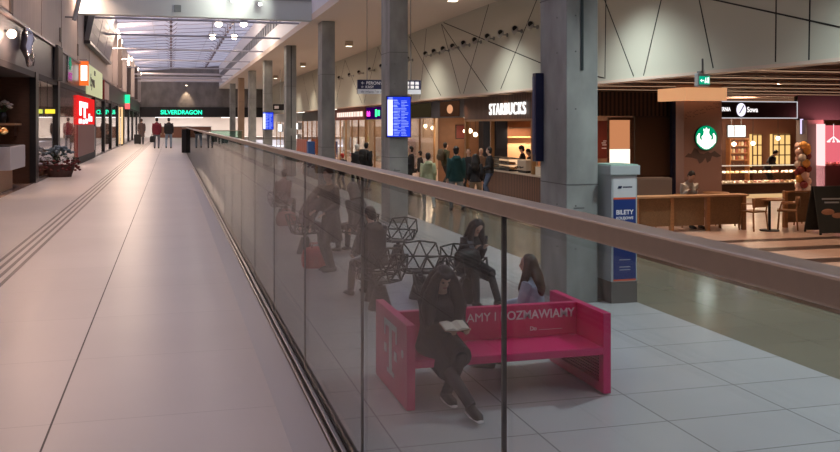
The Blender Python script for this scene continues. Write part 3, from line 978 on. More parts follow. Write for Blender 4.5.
# staff and cafe guest
person('barista in black with a dark cap facing the coffee bar, standing deeper inside', (12.05, 29.9, HL), 1.2, 1.72, hands=[(-0.15, 0.35, 1.05), (0.15, 0.35, 1.05)], head=(0.4, 0), top=BLK, hair=('hat', 'black'), vox=0.02)
person('barista in black leaning over the coffee bar beside the pillar of the counter', (12.1, 29.0, HL), 1.5, 1.66, lean=0.25, hands=[(-0.15, 0.38, 1.02), (0.15, 0.38, 1.02)], head=(0.5, 0), top=BLK, hair=('short', 'black'), vox=0.02)
person('shop assistant in black bending behind the pastry display', (xat(767, 28.9), 28.9, HL), PI + 0.5, 1.62, lean=0.5, hands=[(-0.15, 0.42, 1.0), (0.15, 0.42, 1.0)], head=(0.3, 0), top=BLK, hair=('short', 'black'), vox=0.022)
person('guest in light shirt bent over a phone at the oak cafe counter', at(686, 21.9), PI, 1.72, sit=0.50, lean=0.32, hands=[(-0.1, 0.30, 0.90), (0.12, 0.32, 0.90)], head=(0.6, 0), top=('light_shirt', (0.45, 0.45, 0.42)), legs=('denim', (0.05, 0.08, 0.14)), hair=('short', 'black'), vox=0.018, bulk=1.1)

# things they hold
t = thing('open_book', 'open book with cream pages and brown cover in the hands of the bench reader', 'book', (2.385, 7.50, HL + 0.735), 0.06)
g = MB()
for q in (-1, 1):
    g.prism([(0, -0.095, 0.0), (q * 0.05, -0.095, 0.022), (q * 0.13, -0.095, 0.012), (q * 0.13, -0.095, 0.0), (0, -0.095, -0.012)], (0, 0.19, 0.0))
g.build('pages', mat('page_cream', (0.75, 0.70, 0.6), 0.7), t)
g = MB()
for q in (-1, 1):
    g.prism([(0, -0.10, -0.013), (q * 0.136, -0.10, -0.001), (q * 0.136, -0.10, -0.006), (0, -0.10, -0.019)], (0, 0.20, 0.0))
g.build('cover', mat('cover_brown', (0.3, 0.14, 0.06), 0.6), t)
t.rotation_euler = (0.22, 0, 0.06)
t.scale = (0.85, 0.85, 0.85)
o = MB().obox((0, 0, 0), (0.075, 0.15, 0.009), rx=0.6).build('phone', mat('phone_glass', (0.1, 0.11, 0.13), 0.2), None, bevel=0.003)
o.location = (3.95, 11.67, HL + 0.85)
tag(o, 'phone held in both hands by the woman on the wire chair', 'phone')


def bag_mesh(w, d, h):
    g = MB()
    g.loft([(0, 0, 0), (0, 0, h * 0.12), (0, 0, h * 0.5), (0, 0, h * 0.85), (0, 0, h)], [(w * 0.42, d * 0.42), (w * 0.5, d * 0.5), (w * 0.52, d * 0.5), (w * 0.46, d * 0.42), (w * 0.3, d * 0.2)], (1, 0, 0), 18)
    return g


t = thing('handbag', 'black shoulder bag resting on the lap of the phone woman', 'bag', (3.88, 11.62, HL + 0.56), 0.3)
bag_mesh(0.42, 0.2, 0.24).build('bag_body', cloth('bag_black', (0.012, 0.012, 0.014), 0.5), t, smooth=True)
MB().loft([(-0.16, 0, 0.18), (-0.12, 0, 0.30), (0.12, 0, 0.30), (0.16, 0, 0.18)], [0.012] * 4, (0, 1, 0), 8).build('strap', M_black, t, smooth=True)
t = thing('travel_bag', 'bright red soft travel bag standing on the white floor tiles', 'bag', at(316, 15.7), 0.2)
bag_mesh(0.52, 0.32, 0.36).build('bag_body', cloth('bag_red', (0.62, 0.03, 0.04), 0.6), t, smooth=True)
for q in (-1, 1):
    MB().loft([(-0.12, q * 0.05, 0.28), (-0.08, q * 0.06, 0.42), (0.08, q * 0.06, 0.42), (0.12, q * 0.05, 0.28)], [0.012] * 4, (0, 1, 0), 8).build('handle', cloth('handle_red', (0.4, 0.02, 0.03)), t, smooth=True)
t = thing('travel_bag', 'dull pink bag on the floor beside the farthest seated person', 'bag', at(286, 22.2), 0.2)
bag_mesh(0.5, 0.3, 0.34).build('bag_body', cloth('bag_rose', (0.35, 0.10, 0.10), 0.6), t, smooth=True)
MB().loft([(-0.12, 0, 0.26), (-0.08, 0, 0.40), (0.08, 0, 0.40), (0.12, 0, 0.26)], [0.012] * 4, (0, 1, 0), 8).build('handle', MATS['cloth_handle_red'], t, smooth=True)
for lab, (u, zc, dx, dy, rz, z0), c in (('olive backpack worn by the person walking past the cafe', (445.5, 35.2, -0.22, -0.08, -1.2, 1.08), (0.06, 0.05, 0.03)),
                                   ('black backpack worn by the person beside the white hat', (366.5, 34.0, -0.18, -0.17, -0.8, 1.10), (0.01, 0.01, 0.012))):
    x, y, z = at(u, zc)
    t = thing('backpack', lab, 'backpack', (x + dx, y + dy, z + z0), rz)
    bag_mesh(0.34, 0.22, 0.46).build('bag_body', cloth('pack_%d' % int(c[0] * 100), c, 0.6), t, smooth=True)
    bag_mesh(0.24, 0.08, 0.2).build('front_pocket', cloth('pack_%d' % int(c[0] * 100), c, 0.6), t, smooth=True).location = (0, -0.11, 0.05)
x, y, _z = at(152.5, 51.3, 0)
t = thing('carrier_bag', 'dark carrier bag hanging from the hand of the person in the dark red jacket', 'bag', (x, y, 0.36))
bag_mesh(0.3, 0.14, 0.36).build('bag_body', M_black, t, smooth=True)
MB().loft([(-0.06, 0, 0.32), (-0.03, 0, 0.48), (0.03, 0, 0.48), (0.06, 0, 0.32)], [0.01] * 4, (0, 1, 0), 6).build('handle', M_black, t)
x, y, _z = at(137.5, 61, 0)
t = thing('suitcase', 'dark upright suitcase pulled beside the shopfronts', 'suitcase', (x, y, 0))
MB().box(-0.22, 0.22, -0.13, 0.13, 0.06, 0.7).build('shell', M_black, t, bevel=0.03)
MB().tube((-0.1, 0.08, 0.7), (-0.1, 0.08, 1.0), 0.01).tube((0.1, 0.08, 0.7), (0.1, 0.08, 1.0), 0.01).tube((-0.11, 0.08, 1.0), (0.11, 0.08, 1.0), 0.015).build('pull_handle', M_grey, t)
for q in (-1, 1):
    MB().disc((q * 0.17, -0.1, 0.03), 0.03, 'X', 0.03).build('wheel', M_grey, t)

# ================================================================== WIRE CHAIRS ON CONE BASES
def make_chair(label, loc, rz):
    t = thing('wire_chair', label, 'chair', loc, rz)
    V = dict(F0=(-.19, .24, .43), F1=(.19, .24, .43), FC=(0, .27, .42), S0=(-.29, .04, .47), S1=(.29, .04, .47), C0=(-.1, .03, .405), C1=(.1, .03, .405), B0=(-.2, -.17, .42), B1=(.2, -.17, .42), BC=(0, -.2, .41),
             A0=(-.31, .02, .64), A1=(.31, .02, .64), M0=(-.27, -.2, .60), M1=(.27, -.2, .60), N0=(-.09, -.25, .60), N1=(.09, -.25, .60), T0=(-.22, -.28, .80), T1=(.22, -.28, .80), TC=(0, -.32, .83))
    E = 'F0 FC,FC F1,F0 S0,F1 S1,F0 C0,FC C0,FC C1,F1 C1,C0 C1,S0 C0,S1 C1,S0 B0,S1 B1,B0 C0,B1 C1,C0 BC,C1 BC,B0 BC,BC B1,S0 A0,S1 A1,A0 M0,A1 M1,B0 A0,B1 A1,B0 M0,B1 M1,B0 N0,BC N0,BC N1,B1 N1,N0 N1,M0 N0,M1 N1,M0 T0,M1 T1,N0 T0,N1 T1,N0 TC,N1 TC,T0 TC,TC T1,F0 A0,F1 A1'
    V = {k_: (p_[0] * 1.08, p_[1] * 1.08, p_[2] * 0.94) for k_, p_ in V.items()}
    seat, back = MB(), MB()
    for e in E.split(','):
        a, b = e.split()
        (back if (a[0] in 'AMNT' or b[0] in 'AMNT') else seat).tube(V[a], V[b], 0.0125, seg=6)
    seat.build('seat_shell', M_chairblack, t)
    back.build('back_shell', M_chairblack, t)
    MB().tube((0, 0, 0.30), (0, 0, 0.39), 0.035).box(-0.11, 0.11, -0.1, 0.1, 0.385, 0.398).build('stem', M_chairblack, t)
    MB().loft([(0, 0, 0), (0, 0, 0.02), (0, 0, 0.32)], [0.165, 0.165, 0.075], (1, 0, 0), 20).build('base', mat('base_charcoal', (0.035, 0.036, 0.04), 0.6), t)
    return t


c0 = make_chair('empty black wire chair closest to the magenta bench, to its back right side', (3.28, 10.95, HL), 2.6)
for lab, loc, rz in (('empty black wire chair in the middle of the seating row, beyond the bench end panel', (3.45, 12.45, HL), 2.9),
                     ('empty black wire chair standing near the second concrete column', at(398, 16.3), 2.5),
                     ('empty black wire chair directly in front of the seated man in dark grey', (2.72, 11.85, HL), 0.4),
                     ('black wire chair the man in the dark grey jacket sits on', (2.80, 12.47, HL), 0.28),
                     ('black wire chair the phone woman sits on', (4.0, 12.02, HL), PI + 0.25),
                     ('black wire chair under the person with the grey hood', at(359, 17.4), 0.6),
                     ('black wire chair under the person bending forward', at(305, 17.4), -1.2),
                     ('black wire chair under the farthest seated person', at(282, 23.2), -0.6)):
    dup(c0, loc, rz, lab)

# ================================================================== MAGENTA BENCH
B = thing('bench', 'double-sided magenta bench with end panels and white lettering on its back', 'bench', (1.97, 7.55, HL))
L, D = 1.95, 1.22
for x0, x1 in ((0, 0.075), (L - 0.075, L)):
    g = MB()
    g.box(x0, x1, 0, 0.09, 0.012, 0.75)
    g.box(x0, x1, D - 0.09, D, 0.012, 0.75)
    g.box(x0, x1, 0.09, D - 0.09, 0.36, 0.75)
    g.box(x0, x1, 0.09, D - 0.09, 0.012, 0.10)
    p = g.build('end_panel', M_pink, B)
    f = MB().box(x0 + 0.02, x1 - 0.02, 0.09, D - 0.09, 0.10, 0.36)
    if x0 == 0:
        f = MB().box(x0 + 0.001, x1 - 0.001, 0.09, D - 0.09, 0.10, 0.36)
        f.build('side_infill', M_pink, p)
    else:
        g = MB()
        for k in range(9):
            z = 0.112 + k * 0.028
            g.box(x0 + 0.02, x1 - 0.02, 0.09, D - 0.09, z, z + 0.013)
        g.build('side_grille', M_pink, p)
        bx(x1 - 0.03, x1 - 0.022, 0.09, D - 0.09, 0.10, 0.36).build('mesh_backing', M_pinkdark, p)
    for yy in (0.05, D - 0.05):
        MB().disc((0.5 * (x0 + x1), yy, 0), 0.025, 'Z', 0.012).build('foot', M_black, p)
bx(0.075, L - 0.075, 0.0, D, 0.37, 0.44).build('seat', M_pink, B, bevel=0.008)
bk = bx(0.075, L - 0.075, D / 2 - 0.04, D / 2 + 0.04, 0.44, 0.75).build('backrest', M_pink, B, bevel=0.006)
text('lettering', 'AMY I', 0.118, M_textwhite, bk, (0.735, D / 2 - 0.043, 0.615), th=0.003, sx=1.0)
text('lettering', 'ROZMAWIAMY', 0.118, M_textwhite, bk, (1.075, D / 2 - 0.043, 0.615), th=0.003, bold=0.0022, sx=0.955)
text('small_lettering', 'Do', 0.055, M_textwhite, bk, (1.38, D / 2 - 0.043, 0.50), th=0.003, bold=0.0015)
bx(1.47, 1.72, D / 2 - 0.0425, D / 2 - 0.0405, 0.50, 0.503).build('printed_rule', M_textwhite, bk)
# white T emblem with square dots on the outer end panel
g = MB()
for y0, y1, z0, z1 in ((0.55, 0.65, 0.18, 0.64), (0.47, 0.73, 0.17, 0.21), (0.36, 0.84, 0.60, 0.655), (0.36, 0.40, 0.50, 0.61), (0.80, 0.84, 0.50, 0.61), (0.36, 0.45, 0.34, 0.42), (0.75, 0.84, 0.34, 0.42)):
    g.box(-0.004, 0.001, y0, y1, z0, z1)
g.build('emblem', M_textwhite, B)
MB().disc((-0.004, 0.15, 0.47), 0.035, 'X', 0.006, 18).build('round_badge', M_textwhite, B)

# ================================================================== TICKET KIOSK, HANGING SIGNS, SCREENS
K = thing('ticket_machine', 'tall grey ticket machine with white and blue BILETY panel next to the big concrete column', 'ticket machine', (5.90, 11.35, HL))
bx(0.0, 0.40, 0.0, 0.55, 0.30, 1.79).build('cabinet', mat('kiosk_grey', (0.42, 0.46, 0.47), 0.4), K, bevel=0.008)
bx(0.0, 0.40, 0.0, 0.55, 0.0, 0.299).build('plinth', mat('kiosk_plinth', (0.13, 0.12, 0.11), 0.5), K, bevel=0.004)
bx(-0.03, 0.43, -0.03, 0.58, 1.79, 1.92).build('hood', MATS['kiosk_grey'], K, bevel=0.006)
bx(-0.01, 0.41, -0.01, 0.56, 1.92, 1.935).build('top_cover', mat('kiosk_green', (0.30, 0.48, 0.40), 0.4), K)
pn = bx(0.03, 0.375, -0.004, 0, 0.30, 1.77).build('poster', mat('poster_white', (0.6, 0.61, 0.63), 0.4), K)
bx(0.03, 0.375, -0.006, -0.004, 0.335, 1.45).build('blue_field', mat('poster_blue', (0.015, 0.04, 0.19), 0.4), pn)
bx(0.03, 0.375, -0.007, -0.004, 1.45, 1.475).build('orange_rule', mat('poster_orange', (0.7, 0.12, 0.05), 0.4), pn)
bx(0.03, 0.375, -0.007, -0.004, 0.31, 0.335).build('orange_rule', MATS['poster_orange'], pn)
text('lettering', 'BILETY', 0.088, M_textwhite, pn, (0.2025, -0.007, 1.24), th=0.002, bold=0.002, align='CENTER')
text('lettering', 'KOLEJOWE', 0.052, M_textwhite, pn, (0.2025, -0.007, 1.17), th=0.002, bold=0.001, align='CENTER')
text('lettering', 'PŁATNOŚĆ', 0.05, M_textwhite, pn, (0.2025, -0.007, 1.07), th=0.002, bold=0.001, align='CENTER')
text('lettering', 'KARTĄ', 0.088, M_textwhite, pn, (0.2025, -0.007, 0.82), th=0.002, bold=0.002, align='CENTER')
for z in (0.60, 0.50, 0.46):
    bx(0.12, 0.29, -0.0075, -0.006, z, z + 0.012).build('small_print', M_lightgrey, pn)
g = MB().prism([(0.09, -0.0055, 1.60), (0.15, -0.0055, 1.60), (0.165, -0.0055, 1.635), (0.11, -0.0055, 1.635)], (0, 0.002, 0))
g.box(0.175, 0.32, -0.0055, -0.0035, 1.61, 1.628)
g.build('operator_logo', M_navy, pn)


def departure_screen(label, y, rows, seed):
    t = thing('departure_screen', label, 'screen', (5.21, y, 1.08))
    bx(-0.02, 0.62, -0.09, -0.001, -0.02, 1.02).build('casing', M_darkmetal, t, bevel=0.006)
    s = bx(0, 0.60, -0.095, -0.09, 0.0, 1.0).build('display', glow('screen_blue', (0.012, 0.035, 0.55), 1.2), t)
    rnd = random.Random(seed)
    bx(0.01, 0.14, -0.098, -0.095, 0.03, 0.93).build('time_column', glow('screen_white', (0.9, 0.9, 1.0), 1.1), s)
    g = MB()
    for r in range(rows):
        z = 0.93 - (r + 1) * 0.9 / rows
        for k in range(2):
            w = 0.08 + rnd.random() * 0.12
            g.box(0.17 + k * 0.19, 0.17 + k * 0.19 + w, -0.098, -0.095, z, z + 0.012)
        if r % 4 == 0:
            g.box(0.14, 0.26, -0.098, -0.095, z + 0.02, z + 0.034)
    g.box(0.03, 0.14, -0.098, -0.095, 0.955, 0.985)
    g.build('timetable_text', glow('screen_pale', (0.35, 0.45, 1.0), 0.9), s)


departure_screen('bright blue departures screen on the second concrete column', COLS[1], 24, 3)
departure_screen('distant blue departures screen on the fourth column behind it', COLS[4] - 0.0, 24, 5)

t = thing('hanging_sign', 'dark blue wayfinding sign with white text hung from the soffit behind the second column', 'sign', (5.35, 26.3, 2.3))
bx(0, 1.95, 0, 0.12, 0.0, 0.42).build('board', M_navy, t)
bx(0, 1.95, -0.005, 0, 0.0, 0.14).build('white_strip', mat('sign_white', (0.55, 0.57, 0.62), 0.5), t)
text('lettering', '← PERONY', 0.13, M_textwhite, t, (0.1, -0.006, 0.28), th=0.003)
text('lettering', '← KASY', 0.11, M_textwhite, t, (0.1, -0.006, 0.17), th=0.003)
text('small_lettering', 'do miasta / to city', 0.1, M_navy, t, (0.1, -0.008, 0.035), th=0.003)
g = MB()
for k in range(3):
    for j in range(2):
        g.box(1.48 + k * 0.15, 1.59 + k * 0.15, -0.004, 0, 0.17 + j * 0.12, 0.26 + j * 0.12)
g.build('pictogram', M_textwhite, t)
MB().tube((0.3, 0.06, 0.42), (0.3, 0.06, 2.85), 0.012).tube((1.65, 0.06, 0.42), (1.65, 0.06, 2.85), 0.012).build('hanger_rod', M_grey, t)
x, y = place(273, 62)
t = thing('hanging_sign', 'small far black hanging sign between the fourth and fifth columns', 'sign', (x, y, 2.35))
bx(0, 1.0, 0, 0.1, 0, 0.42).build('board', M_black, t)
bx(0.1, 0.4, -0.004, 0, 0.1, 0.3).build('pictogram', M_textwhite, t)
MB().tube((0.5, 0.05, 0.42), (0.5, 0.05, 2.8), 0.015).build('hanger_rod', M_grey, t)

x, y = place(535.5, 14.6)
t = thing('banner_board', 'narrow dark navy vertical sign board seen just past the big concrete column', 'sign', (5.18, 12.28, HL + 1.95))
bx(-0.02, 0.11, 0.0, 0.13, 0.0, 1.30).build('board', M_navy, t, bevel=0.01)
bx(-0.025, -0.02, 0.04, 0.12, 0.1, 1.25).build('printed_strip', mat('navy_print', (0.03, 0.05, 0.14), 0.5), t)

t = thing('exit_sign', 'illuminated green emergency exit sign with running figure hung under the cream wall', 'exit sign', (9.45, 14.75, 2.10))
bx(0, 0.26, 0, 0.14, 0, 0.25).build('casing', M_lightgrey, t, bevel=0.02)
s = bx(0.02, 0.24, -0.006, 0, 0.04, 0.19).build('green_face', glow('exit_green', (0.0, 0.35, 0.20), 0.9), t)
g = MB().box(0.04, 0.12, -0.009, -0.006, 0.10, 0.118).prism([(0.035, -0.009, 0.109), (0.07, -0.009, 0.14), (0.07, -0.009, 0.078)], (0, 0.003, 0))
g.box(0.19, 0.225, -0.009, -0.006, 0.06, 0.17).ball((0.155, -0.008, 0.155), (0.012, 0.003, 0.012)).box(0.145, 0.165, -0.009, -0.006, 0.09, 0.14)
g.box(0.13, 0.15, -0.009, -0.006, 0.06, 0.10).box(0.16, 0.18, -0.009, -0.006, 0.07, 0.1)
g.build('pictogram', glow('exit_white', (0.85, 1, 0.9), 1.2), s)
MB().tube((0.13, 0.07, 0.25), (0.13, 0.07, 0.52), 0.015).box(0.06, 0.2, 0.0, 0.14, 0.25, 0.29).build('bracket', M_grey, t)

# ================================================================== COFFEE SHOP ON THE LOWER HALL
SX = 10.9
def bulbs(label, group, pts, r=0.09, power=25, z1=2.6, m='bulb_warm', col=(1, 0.72, 0.45), glowc=(1, 0.78, 0.5), gs=7):
    for i, (x, y, z) in enumerate(pts):
        t = thing('pendant_lamp', label, 'pendant lamp', (x, y, z), group=group)
        MB().ball((0, 0, 0), r, 12, 8).build('bulb', glow(m, glowc, gs), t, smooth=True)
        MB().tube((0, 0, r * 0.9), (0, 0, z1 - z), 0.008, seg=6).tube((0, 0, r * 0.8), (0, 0, r + 0.05), 0.025, seg=8).build('cord', M_black, t)
        if power:
            lamp('POINT', (x, y, z - r - 0.05), power, col, 0.08)


M_innerwarm = mat('inner_warm', (0.24, 0.12, 0.07), 0.6, noise=0.15, nscale=3)
M_innerdark = mat('inner_dark', (0.06, 0.035, 0.028), 0.6)
M_goldframe = mat('gold_frame', (0.35, 0.2, 0.09), 0.35, 0.5)
# front along the hall
cs = thing('coffee_counter', 'long coffee bar counter clad in dark vertical timber facing the hall', 'counter', (SX, 25.1, HL))
bx(0, 0.55, 0.2, 5.6, 0.0, 0.86).build('cladding', M_slat_brown, cs)
bx(-0.04, 0.62, 0.2, 5.62, 0.86, 0.91).build('worktop', mat('worktop_cream', (0.5, 0.42, 0.34), 0.3), cs)
fr = thing('coffee_shopfront', 'dark timber-clad coffee shop frontage with bronze posts above and around the counter', 'shop front', (SX, 25.0, HL))
hd = bx(-0.05, 0.12, 0, 7.85, 2.67, 3.48).build('header', M_slat_brown, fr)
for y in (1.15, 4.9, 7.7):
    bx(-0.03, 0.10, y, y + 0.12, 0.92 if y < 5 else 0.0, 2.67).build('post', M_goldframe, fr)
for y in (3.2, 8.4):
    pass
bx(-0.03, 0.06, 0.0, 7.85, 2.60, 2.67).build('rail', M_goldframe, fr)
side = bx(0.0, 5.3, 0.0, 0.15, 2.75, 3.48).build('side_header', M_slat_brown_x, fr)
g = MB().box(2.75, 3.05, 0.05, 0.15, 0.0, 2.75).box(3.15, 5.2, 0.05, 0.15, 0.0, 2.75)
g = MB().box(2.9, 5.25, 0.04, 0.15, 0.0, 2.75)
g.build('side_panel', M_innerdark, fr)
bx(2.9, 4.45, -0.01, 0.04, 0.9, 2.70).build('side_panel', mat('panel_walnut', (0.09, 0.05, 0.03), 0.5), fr)
s_ = text('sign_lettering', 'STARBUCKS', 0.56, glow('sign_white_lit', (1.0, 0.97, 0.93), 1.1), hd, (-0.09, 4.92, 2.82), facing='-X', th=0.04, bold=0.003, sx=0.99, space=1.17)
w = thing('lit_display_window', 'bright orange lit window with white lower ledge beside the big concrete column', 'window display', (12.9, 24.98, HL))
bx(0.0, 0.76, -0.02, 0.02, 1.74, 2.62).build('lit_pane', glow('pane_orange', (0.80, 0.32, 0.14), 0.55), w)
bx(0.0, 0.76, -0.03, 0.0, 0.95, 1.73).build('lower_pane', glow('pane_cream', (1.0, 0.80, 0.62), 1.3), w)
bx(-0.05, 0.81, -0.05, 0.03, 2.62, 2.70).build('frame', M_brownwood, w)
bx(0.70, 0.82, -0.05, 0.03, 0.9, 2.62).build('frame', M_brownwood, w)
bx(-0.06, 0.0, -0.05, 0.03, 0.9, 2.62).build('frame', M_brownwood, w)
w = thing('wall_poster', 'dark red poster with white script next to the lit orange window', 'poster', (12.45, 24.98, HL + 1.45))
bx(0, 0.38, -0.02, 0.02, 0.0, 1.15).build('sheet', mat('poster_maroon', (0.16, 0.03, 0.02), 0.5), w)
g = MB()
for k, (a, b, z) in enumerate(((0.22, 0.36, 0.40), (0.20, 0.34, 0.46), (0.25, 0.36, 0.52), (0.2, 0.36, 0.30))):
    g.box(a, b, -0.024, -0.02, z, z + 0.025)
g.build('script', M_textwhite, w)
struct('wall_coffee_back', bx(15.4, 15.6, 25.2, 47, HL, 2.62), M_innerwarm)
struct('wall_coffee_end', bx(11.1, 15.4, 37.1, 37.2, HL, 2.62), M_innerwarm)
# interior details behind the counter
t = thing('menu_cabinet', 'tall dark blue-black bar cabinet behind the coffee counter', 'cabinet', (12.85, 36.3, HL))
bx(0, 1.1, 0, 0.6, 0, 2.75).build('carcass', mat('deep_blue', (0.012, 0.02, 0.035), 0.4), t)
for k in range(2):
    bx(0.06 + k * 0.52, 0.5 + k * 0.52, -0.02, 0.0, 1.45, 2.6).build('panel', mat('panel_blue', (0.02, 0.03, 0.05), 0.3), t)
t = thing('back_bar', 'lit cream tiled back bar with shelf behind the baristas', 'shelf unit', (14.0, 36.6, HL))
bx(0, 1.38, 0, 0.4, 0.0, 0.95).build('cupboard', M_brownwood, t)
bx(0, 1.38, 0.2, 0.4, 0.95, 1.9).build('splashback', mat('splash_cream', (0.85, 0.62, 0.42), 0.3), t)
bx(0, 1.38, -0.05, 0.4, 1.9, 1.96).build('shelf', M_lightwood, t)
lamp('AREA', (14.7, 36.2, HL + 2.3), 60, (1, 0.62, 0.36), 1.2, (math.radians(15), 0, 0), size_y=0.2)
o = bx(14.05, 15.35, 36.1, 36.4, HL + 2.31, HL + 2.35).build('strip_lamp', M_grey)
tag(o, 'long strip lamp above the lit back bar', 'lamp')
t = thing('espresso_machine', 'boxy steel espresso machine on the coffee bar', 'coffee machine', (SX + 0.3, 27.0, HL + 0.91))
MB().box(-0.2, 0.22, 0, 0.75, 0.08, 0.42).build('housing', M_steel, t, bevel=0.02)
for yy in (0.15, 0.4, 0.62):
    MB().tube((-0.22, yy, 0.2), (-0.34, yy, 0.17), 0.018).build('group_handle', M_black, t)
MB().box(-0.18, 0.2, 0.05, 0.7, 0.0, 0.08).build('base', M_black, t)
t = thing('pastry_case', 'lit glass pastry case full of snacks standing on the coffee bar', 'display case', (SX + 0.02, 28.3, HL + 0.911))
bx(0, 0.5, 0, 2.2, 0, 0.05).build('base', M_darkmetal, t)
bx(0.0, 0.5, 0, 2.2, 0.40, 0.43).build('top', M_darkmetal, t)
bx(0.0, 0.012, 0, 2.2, 0.05, 0.40).build('glass_front', M_shopglass, t)
bx(0.46, 0.47, 0.05, 2.15, 0.1, 0.38).build('lit_back', glow('case_light', (1, 0.6, 0.33), 0.8), t)
rnd = random.Random(4)
for k in range(22):
    yy = 28.4 + (k % 11) * 0.185
    zz = HL + 0.911 + (0.05 if k < 11 else 0.22)
    t2 = MB().ball((0, 0, 0.045), (0.09, 0.07, 0.045), 10, 6).build('pastry', mat('pastry_%d' % (k % 3), [(0.5, 0.24, 0.08), (0.6, 0.42, 0.25), (0.3, 0.12, 0.05)][k % 3], 0.6), None, smooth=True)
    t2.location = (SX + 0.2 + rnd.random() * 0.08, yy, zz)
    tag(t2, 'small baked pastry inside the lit case on the coffee bar', 'pastry', 'pastries in the case on the coffee bar')
bx(SX + 0.05, SX + 0.43, 28.38, 30.45, HL + 1.11, HL + 1.13).build('display_shelf', M_steel, None)
tag(bpy.data.objects['display_shelf'], 'thin steel shelf inside the coffee bar pastry case', 'shelf')
t = thing('bar_box', 'low cream box on the coffee bar near its bronze corner post', 'box', (SX + 0.05, 25.4, HL + 0.91))
bx(0, 0.4, 0, 0.7, 0, 0.26).build('box_body', mat('cream_box', (0.6, 0.52, 0.42), 0.5), t, bevel=0.01)
bx(-0.01, 0.41, -0.01, 0.71, 0.26, 0.28).build('lid', M_lightwood, t)
bulbs('small warm globe pendant inside the coffee shop seating area', 'warm globe pendants in the coffee shop',
      [(11.7, 34.0, 0.98), (11.75, 34.8, 1.12), (11.9, 35.9, 1.1), (12.9, 41.0, 1.0), (13.0, 42.6, 1.2), (12.4, 43.8, 1.3), (13.2, 45.3, 1.2)], power=18)
# added ceiling panels that warm the two coffee shop rooms
for (x, y, p, lab) in ((13.0, 31.5, 80, 'added flat lit panel on the dark ceiling over the coffee bar'), (13.4, 41.5, 110, 'added flat lit panel on the dark ceiling over the cafe seating')):
    t = thing('added_ceiling_panel', lab, 'ceiling light', (x, y, 2.6))
    bx(-0.3, 0.3, -1.5, 1.5, -0.05, 0.015).build('housing', M_grey, t)
    bx(-0.27, 0.27, -1.45, 1.45, -0.06, -0.05).build('diffuser', glow('panel_glow', (1, 0.8, 0.6), 2.0), t)
    lamp('AREA', (x, y, 2.52), p, (1, 0.66, 0.42), 0.6, (0, 0, 0), size_y=3)

# cafe next door
fr = thing('cafe_shopfront', 'glazed cafe front with black header band and lit oval sign', 'shop front', (SX, 32.86, HL))
hd = bx(-0.04, 0.1, 0, 13.6, 2.75, 3.48).build('header', mat('header_black', (0.012, 0.012, 0.012), 0.3), fr)
bx(-0.06, -0.04, 0.6, 3.2, 2.80, 3.42).build('advert_screen', glow('advert_dark', (0.035, 0.015, 0.008), 1.0), hd)
g = MB().disc((-0.065, 1.8, 3.1), 0.18, 'X', 0.004, 20, 2.2)
g.build('advert_picture', glow('advert_warm', (0.75, 0.35, 0.18), 0.8), hd)
bx(-0.06, -0.04, 4.6, 8.2, 2.80, 3.42).build('advert_screen', glow('advert_dark2', (0.022, 0.016, 0.008), 1.0), hd)
MB().disc((-0.10, 9.2, 3.1), 0.34, 'X', 0.06, 28, 1.0).build('oval_sign', glow('oval_white', (1, 0.96, 0.9), 1.8), hd)
MB().disc((-0.105, 9.2, 3.1), 0.09, 'X', 0.004, 20, 0.7).build('oval_mark', M_innerdark, hd)
for y in (0.02, 4.3, 6.6, 8.9, 11.2, 13.5):
    bx(-0.02, 0.06, y, y + 0.07, 0, 2.75).build('mullion', M_goldframe, fr)
for a, b in ((4.37, 6.6), (6.67, 8.9), (8.97, 11.2), (11.27, 13.5)):
    bx(0.01, 0.02, a, b, 0.02, 2.74).build('glass_pane', M_shopglass, fr)
t = thing('lit_blade_sign', 'tall white lit vertical sign inside the cafe', 'sign', (11.6, 38.6, 0.45))
bx(0, 0.35, 0, 0.12, 0, 1.0).build('lightbox', glow('blade_white', (1, 0.9, 0.78), 1.8), t)
g = MB()
for k in range(4):
    g.disc((0.175, -0.006, 0.18 + k * 0.2), 0.06, 'Y', 0.006, 12)
g.build('letter_marks', M_grey, t)
bx(0.16, 0.19, 0.04, 0.08, 1.0, 2.12).build('hanger', M_black, t)
t = thing('wall_picture', 'framed dark red picture on the cafe wall', 'picture', (11.85, 37.09, 0.75))
bx(0, 0.42, -0.04, 0, 0, 0.62).build('frame', M_black, t)
bx(0.03, 0.39, -0.05, -0.04, 0.03, 0.59).build('print', mat('print_red', (0.2, 0.03, 0.03), 0.5), t)
for i in range(3):
    x, y = 12.2 + i * 0.7, 39.4 + i * 1.9
    t = thing('cafe_table', 'round brown table inside the glazed cafe', 'table', (x, y, HL), group='round tables inside the glazed cafe')
    MB().disc((0, 0, 0.72), 0.36, 'Z', 0.03, 24).build('table_top', M_wood, t)
    MB().tube((0, 0, 0.02), (0, 0, 0.72), 0.03).disc((0, 0, 0), 0.22, 'Z', 0.02, 20).build('pedestal', M_black, t)
    t = thing('armchair', 'orange brown upholstered armchair inside the glazed cafe', 'armchair', (x + 0.1, y - 0.85, HL), 0.3 * i, 'orange armchairs in the glazed cafe')
    bx(-0.3, 0.3, -0.28, 0.3, 0.2, 0.44).build('seat', mat('orange_fabric', (0.45, 0.16, 0.05), 0.8), t, bevel=0.04)
    bx(-0.3, 0.3, -0.34, -0.2, 0.3, 0.82).build('backrest', MATS['orange_fabric'], t, bevel=0.04)
    for q in (-1, 1):
        bx(q * 0.36, q * 0.26, -0.3, 0.28, 0.2, 0.6).build('armrest', MATS['orange_fabric'], t, bevel=0.03)
        for qq in (-0.22, 0.22):
            MB().tube((q * 0.25, qq, 0), (q * 0.25, qq, 0.2), 0.02).build('leg', M_black, t)

